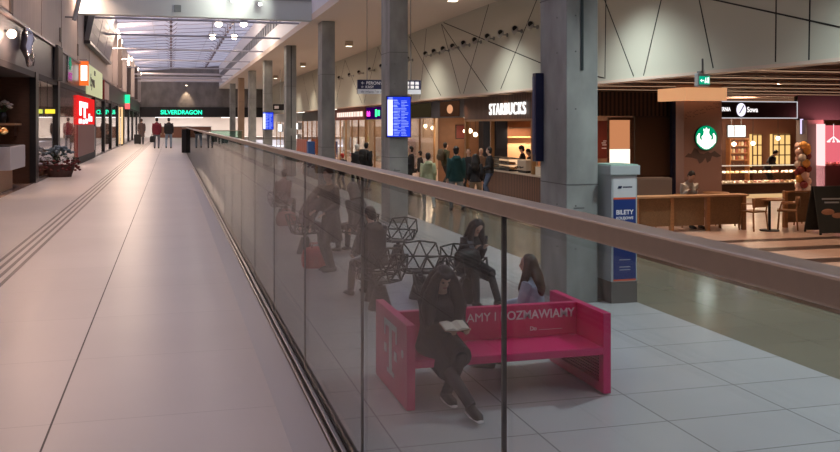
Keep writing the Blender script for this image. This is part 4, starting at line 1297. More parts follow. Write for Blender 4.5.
# shops farther along the lower hall
def far_shop(label, y0, y1, header, hcol, inner, power, lcol, hz=2.75, panes=4):
    fr = thing('shopfront', label, 'shop front', (SX, y0, HL))
    n = y1 - y0
    hd = bx(-0.04, 0.1, 0, n, hz, 3.48).build('header', header, fr)
    for k in range(panes + 1):
        y = k * (n - 0.08) / panes
        bx(-0.03, 0.05, y, y + 0.08, 0, hz).build('mullion', M_goldframe, fr)
    for k in range(panes):
        bx(0.01, 0.02, k * (n - 0.08) / panes + 0.08, (k + 1) * (n - 0.08) / panes, 0.02, hz - 0.01).build('glass_pane', M_shopglass, fr)
    struct('wall_shop_inner', bx(SX + 3.2, SX + 3.4, y0, y1, HL, 2.6), inner)
    struct('wall_shop_divider', bx(SX + 0.15, SX + 3.2, y1 - 0.1, y1, HL, 2.6), inner)
    lamp('AREA', (SX + 1.6, (y0 + y1) / 2, 2.5), power, lcol, 1.0, (0, 0, 0), size_y=n * 0.6)  # added area light for interior warmth, paired with the panel below
    t = thing('added_ceiling_panel', label.split(' with')[0] + ', added lit panel on its ceiling', 'ceiling light', (SX + 1.6, (y0 + y1) / 2, 2.6))
    bx(-0.5, 0.5, -n * 0.3, n * 0.3, -0.04, 0.015).build('housing', M_grey, t)
    bx(-0.47, 0.47, -n * 0.28, n * 0.28, -0.05, -0.04).build('diffuser', glow('panel_white', (1, 0.93, 0.85), 2.2), t)
    return fr, hd


fr, hd = far_shop('beige lit shop with a pink and green LED screen on its header', 46.8, 51.0, mat('header_grey', (0.08, 0.07, 0.07), 0.4), None, mat('inner_beige', (0.4, 0.28, 0.18), 0.6), 150, (1, 0.8, 0.62), panes=2)
bx(-0.06, -0.04, 0.2, 4.0, 2.78, 3.42).build('led_board', glow('led_dark', (0.02, 0.0, 0.06), 1.0), hd)
text('led_text', 'Butik', 0.42, glow('led_pink', (1.0, 0.05, 0.6), 2.0), hd, (-0.065, 3.8, 2.95), facing='-X', th=0.01, bold=0.01)
MB().box(-0.07, -0.06, 0.5, 1.0, 2.95, 3.25).box(-0.07, -0.06, 1.2, 1.6, 2.9, 3.3).build('led_mark', glow('led_green', (0.05, 1.0, 0.3), 1.6), hd)
fr, hd = far_shop('brightly lit shop with a long red and white sign band', 51.3, 61.5, mat('header_red', (0.30, 0.06, 0.04), 0.5), None, mat('inner_pale', (0.5, 0.38, 0.28), 0.6), 420, (1, 0.86, 0.7), panes=5)
g = MB()
rnd = random.Random(2)
y = 0.6
while y < 9:
    w_ = rnd.uniform(0.25, 0.7)
    g.box(-0.06, -0.04, y, y + w_, 2.95, 3.25)
    y += w_ + 0.22
g.build('sign_blocks', glow('red_sign_white', (1, 0.75, 0.65), 1.0), hd)
rnd = random.Random(12)
for k in range(12):
    t = thing('display_stand', 'pale goods stand inside the brightly lit far shop', 'display stand', (SX + 0.9 + (k % 2) * 1.1, 47.4 + k * 1.12 + (0.6 if k > 2 else 0), HL), group='goods stands in the bright far shops')
    hh = rnd.uniform(1.2, 1.9)
    bx(-0.2, 0.2, -0.35, 0.35, 0, hh).build('stand_body', mat('stand_%d' % (k % 4), [(0.6, 0.5, 0.4), (0.3, 0.15, 0.1), (0.7, 0.68, 0.62), (0.35, 0.3, 0.12)][k % 4], 0.6), t)
    for j in range(3):
        bx(-0.24, -0.2, -0.33, 0.33, 0.3 + j * 0.38, 0.55 + j * 0.38).build('goods', mat('goods_%d' % ((k + j) % 3), [(0.8, 0.78, 0.7), (0.5, 0.1, 0.08), (0.6, 0.45, 0.1)][(k + j) % 3], 0.6), t)
fr, hd = far_shop('dim far restaurant with reddish timber inside', 62, 77, mat('header_brown', (0.07, 0.04, 0.03), 0.5), None, mat('inner_brown', (0.18, 0.08, 0.05), 0.6), 260, (1, 0.6, 0.4), panes=6)
t = thing('timber_screen', 'orange red timber screen in front of the dim far restaurant', 'screen', (SX - 0.6, 70.5, HL))
for k in range(5):
    bx(-0.05, 0.05, k * 1.2, k * 1.2 + 1.05, 0.1, 1.25).build('board', mat('red_timber', (0.42, 0.10, 0.04), 0.5), t)
bx(-0.03, 0.03, 0, 5.9, 0.0, 0.12).build('base', M_black, t)
fr, hd = far_shop('farthest white lit shop with bright sign panels', 77.3, 97, mat('header_white', (0.4, 0.38, 0.36), 0.5), None, mat('inner_white', (0.4, 0.36, 0.34), 0.6), 500, (1, 0.92, 0.85), panes=6)
for (y, w_, z, h_, c, nm) in ((79.0, 3.2, 0.9, 0.6, (1, 0.98, 0.95), 'white'), (79.5, 2.8, -0.2, 0.7, (1, 0.9, 0.8), 'cream'), (84, 2.4, 0.2, 1.7, (1, 0.97, 0.92), 'tall white'), (91, 3, 0.6, 0.8, (0.9, 0.95, 1), 'cool white')):
    t = thing('lit_panel_sign', nm + ' lit panel sign fixed to the farthest shop front', 'sign', (SX - 0.16, y, z))
    bx(0, 0.1, 0, w_, 0, h_).build('casing', M_grey, t)
    bx(-0.01, 0, 0.05, w_ - 0.05, 0.05, h_ - 0.05).build('lit_face', glow('lit_%s' % nm.split()[0], c, 1.6), t)
vc = bx(SX - 1.1, SX - 0.6, 66.5, 67.3, HL, HL + 1.2).build('carcass', mat('bright_blue', (0.02, 0.10, 0.35), 0.5))
o = vc
o.name = 'vending_cabinet'
tag(o, 'small bright blue cabinet seen between the far columns', 'cabinet')

# ================================================================== LOGO PILLAR
pil = struct('pillar', bx(13.15, 14.30, 21.2, 21.6, HL, 2.62), mat('pillar_brown', (0.30, 0.185, 0.155), 0.6))
t = thing('pillar_veneer_box', 'timber veneer box with lamplight put into its colour, around the brown pillar top', 'veneer box', (12.98, 20.85, 2.02))
bx(0, 1.24, 0, 0.345, 0, 0.34).build('veneer_front', mat('veneer_lit', (0.75, 0.40, 0.2), 0.5, emit=(1, 0.5, 0.24), es=0.45, noise=0.08, nscale=2), t)  # emission puts the lamplight on the veneer into its colour
bx(0, 0.165, 0.345, 1.4, 0, 0.34).build('veneer_side', MATS['veneer_lit'], t)
t = thing('logo_disc', 'round lit green and white siren logo on the brown pillar', 'logo sign', (13.78, 21.13, 1.03))
MB().disc((0, 0, 0), 0.33, 'Y', 0.065, 40).build('casing', M_darkmetal, t)
d = MB().disc((0, -0.006, 0), 0.325, 'Y', 0.006, 40).build('green_disc', glow('logo_green', (0.0, 0.22, 0.09), 1.1), t)
g = MB().ball((0, -0.008, 0.10), (0.085, 0.004, 0.11), 16, 10).ball((0, -0.008, -0.10), (0.20, 0.004, 0.20), 16, 10)
g.ball((0, -0.008, 0.0), (0.12, 0.004, 0.14), 16, 10)
g.prism([(-0.08, -0.012, 0.17), (-0.09, -0.012, 0.25), (-0.04, -0.012, 0.21), (0, -0.012, 0.28), (0.04, -0.012, 0.21), (0.09, -0.012, 0.25), (0.08, -0.012, 0.17)], (0, 0.006, 0))
for q in (-1, 1):
    g.loft([(q * 0.13, -0.009, -0.2), (q * 0.24, -0.009, -0.1), (q * 0.25, -0.009, 0.03), (q * 0.21, -0.009, 0.12)], [(0.05, 0.003), (0.05, 0.003), (0.04, 0.003), (0.02, 0.003)], (0, 0, 1) if False else (1, 0, 0), 8)
g.build('white_figure', glow('logo_white', (1, 1, 0.97), 1.6), d)
g = MB()
for q in (-1, 1):
    g.ball((q * 0.16, -0.014, -0.02), (0.022, 0.003, 0.05), 8, 6)
    g.ball((q * 0.035, -0.014, 0.12), (0.012, 0.003, 0.006), 8, 6)
for k in range(4):
    g.box(-0.06, 0.06, -0.0145, -0.012, -0.12 - k * 0.05, -0.105 - k * 0.05)
g.build('green_strokes', MATS['logo_green'], d)
g = MB()
rnd = random.Random(9)
for k in range(30):
    x = 13.22 + (k % 15) * 0.07 + rnd.uniform(-0.02, 0.02)
    z = 1.55 + (k % 15) * 0.022 + (k // 15) * 0.10 + rnd.uniform(-0.03, 0.03)
    for q in (-1, 1):
        g.prism([(x, 21.196, z - 0.012), (x + q * 0.035, 21.196, z + 0.022), (x + q * 0.008, 21.196, z + 0.012)], (0, 0.01, 0))
g.build('bird_mural', mat('mural_dark', (0.10, 0.07, 0.065), 0.7), pil)
pts = [(13.17, 0.52), (13.28, 0.62), (13.36, 0.60), (13.46, 0.76), (13.56, 0.72), (13.62, 0.62), (13.75, 0.60), (13.88, 0.66), (13.96, 0.62), (14.08, 0.68), (14.28, 0.54), (14.15, 0.50), (14.0, 0.54), (13.95, 0.42), (13.85, 0.36), (13.8, 0.50), (13.7, 0.38), (13.62, 0.34), (13.55, 0.46), (13.4, 0.50)]
MB().prism([(a, 21.196, b) for a, b in pts], (0, 0.01, 0)).build('mountain_mural', MATS['mural_dark'], pil)
t = thing('service_recess', 'narrow dark blue recess panel between the coffee shop and the brown pillar', 'panel', (14.9, 24.7, HL))
bx(0, 1.2, 0, 0.12, 0, 3.6).build('panel', mat('recess_blue', (0.006, 0.012, 0.05), 0.4), t)
for z in (2.02, 2.42):
    MB().ball((0.2, -0.04, z), 0.06, 10, 8).build('lamp_globe', glow('dim_globe', (0.6, 0.6, 0.55), 0.6), t, smooth=True)

# ================================================================== PASTRY SHOP
ps = thing('pastry_sign', 'black fascia sign with white outline, white emblem and pastry shop lettering', 'sign', (18.5, 28.0, 0))
bd = bx(0, 3.55, 0, 0.15, 1.60, 2.22).build('board', mat('sign_black', (0.01, 0.008, 0.008), 0.3), ps)
g = MB().box(0, 3.55, -0.012, 0, 2.19, 2.22).box(0, 3.55, -0.012, 0, 1.60, 1.63).box(3.52, 3.55, -0.012, 0, 1.63, 2.19)
g.build('outline', glow('outline_white', (0.8, 0.8, 0.85), 0.6), bd)
text('lettering', 'CUKIERNIA', 0.20, glow('letter_lit', (1, 0.95, 0.95), 1.0), bd, (0.02, -0.01, 1.86), th=0.01, bold=0.003, sx=0.7)
text('lettering', 'Sowa', 0.26, MATS['letter_lit'], bd, (1.42, -0.01, 1.83), th=0.01, bold=0.003, sx=0.8)
MB().disc((1.18, -0.012, 1.91), 0.24, 'Y', 0.01, 28, 0.8).build('emblem', glow('emblem_white', (0.85, 0.8, 1.0), 1.1), bd)
MB().prism([(1.08, -0.016, 1.78), (1.13, -0.016, 1.78), (1.30, -0.016, 2.05), (1.27, -0.016, 2.08)], (0, 0.003, 0)).build('emblem_feather', M_grey, bd)
struct('wall_pastry_header', bx(22.06, 31, 28.0, 28.2, 1.55, 2.62), M_black)
struct('wall_pastry_side', bx(22.15, 22.85, 27.6, 28.2, HL, 1.549), mat('wall_taupe', (0.22, 0.17, 0.16), 0.6))
struct('wall_pastry_back', bx(16, 30.5, 34.5, 34.7, HL, 2.62), mat('pastry_back', (0.13, 0.055, 0.035), 0.6))
pc = thing('pastry_counter', 'long pastry display counter with lit glass top and dark brown front', 'display counter', (17.4, 26.2, HL))
bx(0, 3.7, 0.05, 1.0, 0.14, 0.48).build('front', M_brownwood, pc)
bx(0, 3.7, 0.1, 0.95, 0.0, 0.139).build('plinth', glow('plinth_glow', (1.0, 0.62, 0.30), 0.55), pc)
bx(0, 3.7, 0, 1.0, 0.48, 0.52).build('steel_shelf', M_steel, pc)
bx(0, 3.7, 0.0, 0.012, 0.52, 1.12).build('glass_front', M_shopglass, pc)
bx(0, 3.7, 0.0, 0.9, 1.12, 1.135).build('glass_top', M_shopglass, pc)
bx(0, 3.7, 0.3, 0.8, 0.82, 0.832).build('inner_shelf', M_shopglass, pc)
bx(0.0, 3.7, 0.02, 0.05, 1.09, 1.118).build('light_strip', glow('strip_warm', (1, 0.85, 0.65), 0.9), pc)
lamp('AREA', (19.2, 26.5, HL + 1.08), 45, (1, 0.75, 0.52), 3.4, (0, 0, 0), size_y=0.06)
rnd = random.Random(21)
for k in range(40):
    lvl = k % 2
    x = 17.5 + (k // 2) * 0.178
    y = 26.34 + rnd.random() * 0.1 + lvl * 0.25
    c = [(0.75, 0.5, 0.28), (0.8, 0.7, 0.6), (0.35, 0.12, 0.06), (0.7, 0.35, 0.3), (0.85, 0.8, 0.7)][rnd.randrange(5)]
    g = MB().loft([(0, 0, 0), (0, 0, 0.05), (0, 0, 0.07)], [0.065, 0.065, 0.045], (1, 0, 0), 12)
    o = g.build('cake', mat('cake_%d' % int(c[1] * 100), c, 0.5), None, smooth=False)
    o.location = (x, y, HL + (0.521 if lvl == 0 else 0.833))
    tag(o, 'small round cake on the %s of the pastry display counter' % ('lower tray' if lvl == 0 else 'upper glass shelf'), 'cake', 'cakes on the %s of the pastry counter' % ('lower tray' if lvl == 0 else 'upper shelf'))
t = thing('menu_screen', 'bright white menu screen hung behind the pastry counter', 'screen', (19.7, 31.5, 0.86))
t.location = (xat(727.5, 31.9), 31.9, 0.86)
bx(0, 0.86, 0, 0.06, 0, 0.50).build('casing', M_black, t)
s = bx(0.02, 0.84, -0.006, 0, 0.02, 0.48).build('display', glow('menu_white', (0.85, 0.92, 0.88), 1.4), t)
g = MB().box(0.3, 0.34, -0.009, -0.006, 0.05, 0.45)
for z in (0.38, 0.30, 0.2, 0.12):
    g.box(0.40, 0.75, -0.009, -0.006, z, z + 0.02)
g.build('menu_text', M_grey, s)
for z in (0.2, 0.66):
    MB().tube((z, 0.03, 0.5), (z, 0.03, 1.76), 0.012).build('hanger', M_grey, t)
t = thing('menu_screen', 'narrow upright pale screen at the end of the black pastry sign', 'screen', (22.08, 27.9, 1.02))
bx(0, 0.14, 0, 0.06, 0, 0.58).build('casing', M_grey, t)
bx(0.01, 0.13, -0.006, 0, 0.02, 0.56).build('display', glow('menu_lilac', (0.75, 0.65, 0.95), 1.1), t)
for i, (u0, u1) in enumerate(((752, 762.5), (772.5, 791))):
    x0 = xat(u0, 34.3)
    x1 = xat(u1, 34.3)
    t = thing('lit_glass_cabinet', ['narrower yellow lit glass cabinet behind the pastry counter', 'wider yellow lit glass cabinet behind the pastry counter, nearer the balloons'][i], 'cabinet', (x0, 34.3, HL))
    w_ = x1 - x0
    bx(0, w_, 0, 0.18, 0.6, 2.05).build('lit_back', glow('cab_yellow', (1.0, 0.62, 0.22), 0.8), t)
    g = MB()
    n = 2 if i == 0 else 3
    for k in range(n + 1):
        x = k * (w_ - 0.05) / n
        g.box(x, x + 0.05, -0.03, 0, 0.6, 2.05)
    for z in (0.6, 1.1, 1.55, 2.0):
        g.box(0, w_, -0.03, 0, z, z + 0.045)
    g.build('frame', M_brownwood, t)
    bx(0, w_, -0.05, 0.18, 0, 0.6).build('lower_cupboard', M_brownwood, t)
bulbs('warm globe pendant glowing above the pastry display', 'globe pendants above the pastry display', [(xat(734, 30.5), 30.5, 0.62), (xat(753, 31.5), 31.5, 0.62), (xat(778, 32.5), 32.5, 0.80)], r=0.085, power=60)
lamp('AREA', (21.5, 30.5, 2.5), 260, (1, 0.7, 0.5), 1.0, (0, 0, 0), size_y=2)  # added area light for the room, with a panel to carry it
t = thing('added_ceiling_panel', 'added flat lit panel on the ceiling behind the pastry sign', 'ceiling light', (21.5, 30.5, 2.6))
bx(-0.5, 0.5, -1, 1, -0.04, 0.015).build('housing', M_grey, t)
bx(-0.47, 0.47, -0.95, 0.95, -0.05, -0.04).build('diffuser', MATS['panel_white'], t)
# goods shelf behind the counter, under the menu screen
t = thing('goods_shelf', 'brown shelf rack with jars behind the pastry counter, under the menu screen', 'shelf unit', (xat(730, 33.2), 33.2, HL))
for z in (0.95, 1.25, 1.55, 1.85):
    bx(0, 0.95, 0, 0.3, z, z + 0.03).build('shelf', M_wood, t)
for x in (0, 0.92):
    bx(x, x + 0.04, 0, 0.3, 0, 1.9).build('upright', M_wood, t)
for z in (0.98, 1.28, 1.58):
    for k in range(6):
        o = MB().loft([(0, 0, 0), (0, 0, 0.14), (0, 0, 0.17)], [0.05, 0.05, 0.03], (1, 0, 0), 10).build('jar', mat('jar_%d' % (k % 3), [(0.5, 0.3, 0.15), (0.6, 0.55, 0.4), (0.3, 0.08, 0.05)][k % 3], 0.3), None)
        o.location = (t.location.x + 0.13 + k * 0.14, 33.33, HL + z + 0.001)
        tag(o, 'small jar on the brown rack behind the pastry counter', 'jar', 'jars on the rack behind the pastry counter')

# balloon column
rnd = random.Random(5)
bxx, byy = place(803, 23.2)
cols = [(0.9, 0.42, 0.10), (0.85, 0.55, 0.45), (0.85, 0.72, 0.62), (0.20, 0.03, 0.03)]
order = [0, 1, 0, 2, 1, 0, 1, 2, 3, 2, 0, 1, 3, 3, 2, 1, 2, 3, 1, 2, 0, 2, 1, 3, 0, 1, 2, 3, 1, 0, 2, 1, 3, 2, 0, 1, 2, 0]
nm = ['orange', 'peach', 'cream', 'maroon']
k = 0
for lay in range(13):
    z = 1.93 - lay * 0.145
    for j in range(3):
        a = j * 2.094 + lay * 0.9
        ci = order[k % len(order)]
        o = MB().ball((0, 0, 0), (0.1, 0.1, 0.105), 14, 10).add([(0, 0, -0.13), (0.015, 0, -0.1), (-0.015, 0, -0.1), (0, 0.015, -0.1)], [(0, 1, 3), (0, 3, 2), (0, 2, 1)]).build('balloon', mat('balloon_' + nm[ci], cols[ci], 0.25), None, smooth=True)
        o.location = (bxx + 0.115 * math.cos(a), byy + 0.115 * math.sin(a), HL + z + 0.03 * (j - 1))
        tag(o, '%s balloon in the tall balloon column' % nm[ci], 'balloon', '%s balloons of the balloon column' % nm[ci])
        k += 1
t = thing('balloon_pole', 'thin pole and foot inside the balloon column', 'stand', (bxx, byy, HL))
MB().tube((0, 0, 0), (0, 0, 1.95), 0.012).build('pole', M_grey, t)
MB().disc((0, 0, 0), 0.16, 'Z', 0.02).build('foot', M_grey, t)

# pink lit shop at the frame edge
t = thing('pink_display', 'pink lit shop window with a white hanging ornament', 'window display', (xat(824, 27.2), 27.2, HL))
bx(0.0, 2.6, 0.5, 0.54, 1.05, 2.45).build('lit_back', glow('pink_back', (0.85, 0.16, 0.20), 0.75), t)
bx(0.0, 0.05, 0.0, 0.5, 0.0, 2.5).build('side_frame', glow('pink_edge', (1.0, 0.5, 0.5), 1.3), t)
bx(0.0, 2.6, 0.0, 0.5, 0.0, 1.0).build('ledge', mat('ledge_dark', (0.12, 0.04, 0.04), 0.6), t)
g = MB().tube((0.62, 0.25, 2.05), (0.62, 0.25, 2.5), 0.01)
for k in range(8):
    a = k * PI / 4
    g.tube((0.62, 0.25, 2.05), (0.62 + 0.2 * math.cos(a), 0.25 + 0.2 * math.sin(a), 1.88), 0.012)
    g.ball((0.62 + 0.2 * math.cos(a), 0.25 + 0.2 * math.sin(a), 1.86), 0.03, 8, 6)
g.build('chandelier', glow('ornament_white', (1, 0.8, 0.8), 1.0), t)
lamp('AREA', (xat(824, 27.2) + 1.2, 26.9, 1.2), 70, (1, 0.25, 0.28), 1.5, (PI / 2, 0, 0), size_y=0.8)
rnd = random.Random(31)
for k in range(14):
    o = MB().ball((0, 0, 0.05), (0.09, 0.07, 0.06), 10, 6).ball((0.05, 0.02, 0.09), (0.05, 0.05, 0.045), 8, 6).build('gift_item', mat('gift_%d' % (k % 3), [(0.6, 0.25, 0.2), (0.35, 0.12, 0.08), (0.7, 0.5, 0.4)][k % 3], 0.5), None, smooth=True)
    o.location = (t.location.x + 0.2 + (k % 7) * 0.3, t.location.y + 0.1 + (k // 7) * 0.2, HL + 1.0)
    tag(o, 'small reddish goods item on the ledge of the pink shop window', 'goods', 'goods on the pink window ledge')
struct('wall_pink_side', bx(t.location.x + 2.65, t.location.x + 2.8, 22, 28, HL, 2.62), M_innerdark)

# A-frame board
x, y = place(827, 20.6)
t = thing('sidewalk_sign', 'black A-frame chalkboard standing at the cafe entrance', 'sign', (x, y, HL), -0.15)
fb = MB().prism([(-0.36, -0.32, 0.04), (0.36, -0.32, 0.04), (0.36, -0.05, 1.08), (-0.36, -0.05, 1.08)], (0, 0.03, 0.0)).build('front_board', mat('chalkboard', (0.02, 0.024, 0.022), 0.5), t)
MB().prism([(-0.36, 0.32, 0.04), (0.36, 0.32, 0.04), (0.36, 0.0, 1.08), (-0.36, 0.0, 1.08)], (0, 0.03, 0.0)).build('rear_board', MATS['chalkboard'], t)
for (a, b, h_, m_, nme) in ((-0.2, 0.25, 0.78, M_lightgrey, 'chalk_line'), (-0.15, 0.2, 0.70, M_lightgrey, 'chalk_line')):
    yy = -0.32 + (h_ - 0.04) / 1.04 * 0.27 - 0.006
    bx(a, b, yy, yy + 0.01, h_, h_ + 0.035).build(nme, m_, fb)
g = MB()
for (cx, cz, rx_, rz_) in ((-0.1, 0.5, 0.16, 0.08), (0.12, 0.42, 0.14, 0.07)):
    yy = -0.32 + (cz - 0.04) / 1.04 * 0.27
    g.ball((cx, yy - 0.002, cz), (rx_, 0.02, rz_), 12, 8)
g.build('chalk_drawing', mat('chalk_brown', (0.4, 0.2, 0.12), 0.6), fb)
for q in (-1, 1):
    for yy in (-0.31, 0.33):
        MB().box(q * 0.34 - 0.02, q * 0.34 + 0.02, yy - 0.02, yy + 0.02, 0, 0.05).build('foot', M_black, t)

# ================================================================== CAFE BARRIER, TABLES, CHAIRS
Yb = 18.45
bar = thing('cafe_barrier', 'long oak topped standing counter with woven panels enclosing the cafe', 'counter', (10.2, Yb, HL))
bx(0, 2.95, -0.05, 0.35, 0.80, 0.84).build('top', M_lightwood, bar)
for x in (0.0, 0.9, 1.85, 2.82):
    bx(x, x + 0.09, 0.0, 0.09, 0.0, 0.80).build('post', M_wood, bar)
M_weave = mat('woven_panel', (0.20, 0.115, 0.055), 0.6, noise=0.35, nscale=70)
for x in (0.09, 0.99, 1.94):
    bx(x, x + (0.81 if x < 1 else 0.88), 0.035, 0.055, 0.14, 0.79).build('woven_panel', M_weave, bar)
bar2 = thing('cafe_barrier', 'short oak framed woven screen beyond the round table', 'screen', (14.25, Yb + 0.1, HL))
bx(0, 0.09, 0, 0.09, 0, 0.85).build('post', M_wood, bar2)
bx(0.72, 0.80, 0, 0.09, 0, 0.85).build('post', M_wood, bar2)
bx(0.0, 0.8, 0, 0.09, 0.85, 0.88).build('top', M_wood, bar2)
bx(0.09, 0.72, 0.035, 0.055, 0.12, 0.84).build('woven_panel', M_weave, bar2)
bar3 = thing('bar_shelf', 'dark bar shelf ledge beneath the coffee shop window', 'shelf', (11.4, 21.8, HL))
bx(0, 1.75, 0, 0.5, 0.98, 1.04).build('top', M_brownwood, bar3)
bx(0, 1.75, 0.1, 0.4, 0.0, 0.98).build('body', M_innerdark, bar3)


def cafe_chair(label, loc, rz):
    t = thing('cafe_chair', label, 'chair', loc, rz)
    for sx_ in (-1, 1):
        MB().tube((sx_ * 0.23, 0.2, 0), (sx_ * 0.19, 0.17, 0.44), 0.017).build('leg', M_wood, t)
        MB().tube((sx_ * 0.23, -0.24, 0), (sx_ * 0.2, -0.2, 0.44), 0.017).tube((sx_ * 0.2, -0.2, 0.44), (sx_ * 0.22, -0.26, 0.76), 0.017).build('leg', M_wood, t)
        MB().tube((sx_ * 0.21, -0.24, 0.64), (sx_ * 0.24, 0.12, 0.62), 0.016).tube((sx_ * 0.24, 0.12, 0.62), (sx_ * 0.2, 0.17, 0.44), 0.015).build('armrest', M_wood, t)
    bx(-0.23, 0.23, -0.22, 0.22, 0.43, 0.465).build('seat', M_rattan, t, bevel=0.01)
    g = MB()
    g.loft([(-0.24, -0.20, 0.66), (-0.15, -0.27, 0.67), (0, -0.29, 0.67), (0.15, -0.27, 0.67), (0.24, -0.20, 0.66)], [(0.11, 0.012)] * 5, (0, 0, 1), 8)
    g.build('backrest', M_rattan, t, smooth=True)
    return t


cc = cafe_chair('rattan cafe chair beside the round table, on the pillar side, back towards the hall', at(753, 21.2), 0.2)
for lab, (u, zc), rz in (('rattan cafe chair turned towards the round table, close to the balloons', (787, 21.4), 0.9),
                         ('rattan chair of the guest in the light shirt behind the woven counter', (686, 21.95), PI),
                         ('empty rattan chair behind the woven panel, next to the bent-over guest', (706, 21.7), 0.2),
                         ('empty rattan chair behind the woven panel, close to the open end of the counter', (727, 21.9), -0.4),
                         ('empty rattan chair behind the woven panel, at the ticket machine end', (655, 21.6), 0.3),
                         ('rattan chair behind the short woven screen', (806, 22.3), 0.5)):
    dup(cc, at(u, zc), rz, lab)


def round_table(label, loc, r=0.33):
    t = thing('round_table', label, 'table', loc)
    MB().disc((0, 0, 0.72), r, 'Z', 0.03, 28).build('table_top', M_wood, t)
    MB().tube((0, 0, 0.02), (0, 0, 0.72), 0.03).build('pedestal', M_black, t)
    MB().disc((0, 0, 0), 0.22, 'Z', 0.02, 24).build('base', M_black, t)


round_table('round oak cafe table on a black pedestal between two rattan chairs', at(769.5, 21.1))
round_table('round oak cafe table partly hidden behind the woven panels', at(716, 23.1))
t = thing('banquette', 'grey upholstered seat back seen over the dark bar shelf', 'bench', at(652, 23.3))
bx(-0.55, 0.55, -0.1, 0.12, 0.3, 1.12).build('backrest', mat('grey_fabric', (0.16, 0.14, 0.13), 0.8), t, bevel=0.06)
bx(-0.55, 0.55, -0.1, 0.5, 0.0, 0.45).build('seat', MATS['grey_fabric'], t, bevel=0.03)

# spotlights added in the dark slatted ceiling to brighten the cafe terrace
for i, (x, y) in enumerate(((11.6, 13.5), (14.6, 13.5), (12.2, 18.4), (15.0, 18.8), (17.8, 18.0), (15.1, 19.9), (12.0, 23.2), (21.5, 14.5), (21.5, 23.0), (10.4, 28.5), (10.3, 33), (10.3, 39), (10.3, 45))):
    t = thing('recessed_spotlight', 'added small round spotlight between the timber battens of the dark cafe ceiling', 'spotlight', (x, y, 2.6), group='added round spotlights in the dark cafe ceiling')
    MB().tube((0, 0, -0.12), (0, 0, 0.02), 0.06, seg=14).build('housing', M_black, t)
    MB().disc((0, 0, -0.125), 0.05, 'Z', 0.005, 14).build('lens', MATS['lens_warm'], t)
    lamp('SPOT', (x, y, 2.45), 190 if x > 11 else 55, (1, 0.66, 0.45), 0.06, (0, 0, 0), 140, 0.8)

# ================================================================== GALLERY SHOPS (left side)
LX = -3.1
M_frame = mat('shop_frame_black', (0.015, 0.015, 0.017), 0.3)
POST = [21.4, 25.6, 38, 43.5, 48.5, 54.6, 61.6, 69, 76, 85, 95]
PY = [(zc + 3.1 * SN) / CS for zc in POST]
gf = thing('gallery_shopfront', 'long black framed glazing of the gallery shops', 'shop front', (LX, 0, 0))
for i, y in enumerate(PY):
    bx(-0.12, 0.02, y - 0.12, y + 0.35, 0, 2.63).build('post', M_frame, gf)
for i, (a, b) in enumerate(zip(PY[:-1], PY[1:])):
    bx(-0.07, -0.055, a + 0.35, b - 0.12, 0.06, 2.62).build('glass_pane', M_shopglass, gf)
    bx(-0.10, 0.0, a + 0.35, b - 0.12, 0.0, 0.06).build('bottom_rail', M_frame, gf)
rnd = random.Random(77)
inner = [mat('in_a', (0.45, 0.36, 0.32), 0.6), mat('in_b', (0.3, 0.22, 0.2), 0.6), mat('in_c', (0.6, 0.5, 0.44), 0.6)]
for i, (a, b) in enumerate(zip([8] + PY[:-1], PY)):
    struct('wall_shop_partition', bx(-6.0, LX - 0.13, b - 0.05, b + 0.1, -0.1, 2.5), M_brownwood if i == 0 else inner[i % 3])
    if i == 0:
        continue
    struct('wall_shop_rear', bx(-6.1, -6.0, a, b, -0.1, 2.5), inner[(i + 1) % 3])
    lamp('AREA', (-4.6, (a + b) / 2, 2.45), 45 + 9 * (b - a), (1, 0.72, 0.55), 0.8, (0, 0, 0), size_y=(b - a) * 0.6)  # area light and panel added to warm each shop interior
    t = thing('added_ceiling_panel', 'added long lit ceiling panel inside a glazed gallery shop', 'ceiling light', (-4.6, (a + b) / 2, 2.5), group='added ceiling panels in the gallery shops')
    bx(-0.3, 0.3, -(b - a) * 0.3, (b - a) * 0.3, -0.03, 0.01).build('housing', M_grey, t)
    bx(-0.27, 0.27, -(b - a) * 0.28, (b - a) * 0.28, -0.04, -0.03).build('diffuser', MATS['panel_white'], t)
    # racks of goods just inside the glass
    for k in range(2):
        yy = a + 0.9 + k * (b - a - 1.2) * 0.55
        t = thing('goods_rack', 'rack of mixed goods just inside the gallery shop glass', 'display rack', (-3.9, yy, -0.002), group='goods racks behind the gallery glass')
        bx(-0.25, 0.25, 0, 1.0, 0, 0.12).build('base', M_frame, t)
        for q in (0, 0.96):
            bx(-0.25, 0.25, q, q + 0.04, 0.12, 1.7).build('side', M_lightgrey, t)
        for j in range(4):
            bx(-0.24, 0.22, 0.04, 0.96, 0.35 + j * 0.38, 0.37 + j * 0.38).build('shelf', M_lightgrey, t)
            bx(-0.15, 0.2, 0.08, 0.9, 0.371 + j * 0.38, 0.371 + j * 0.38 + rnd.uniform(0.14, 0.28)).build('goods', mat('rack_goods_%d' % ((i + j + k) % 5), [(0.55, 0.2, 0.15), (0.6, 0.55, 0.5), (0.5, 0.4, 0.12), (0.15, 0.2, 0.3), (0.7, 0.6, 0.5)][(i + j + k) % 5], 0.6), t)

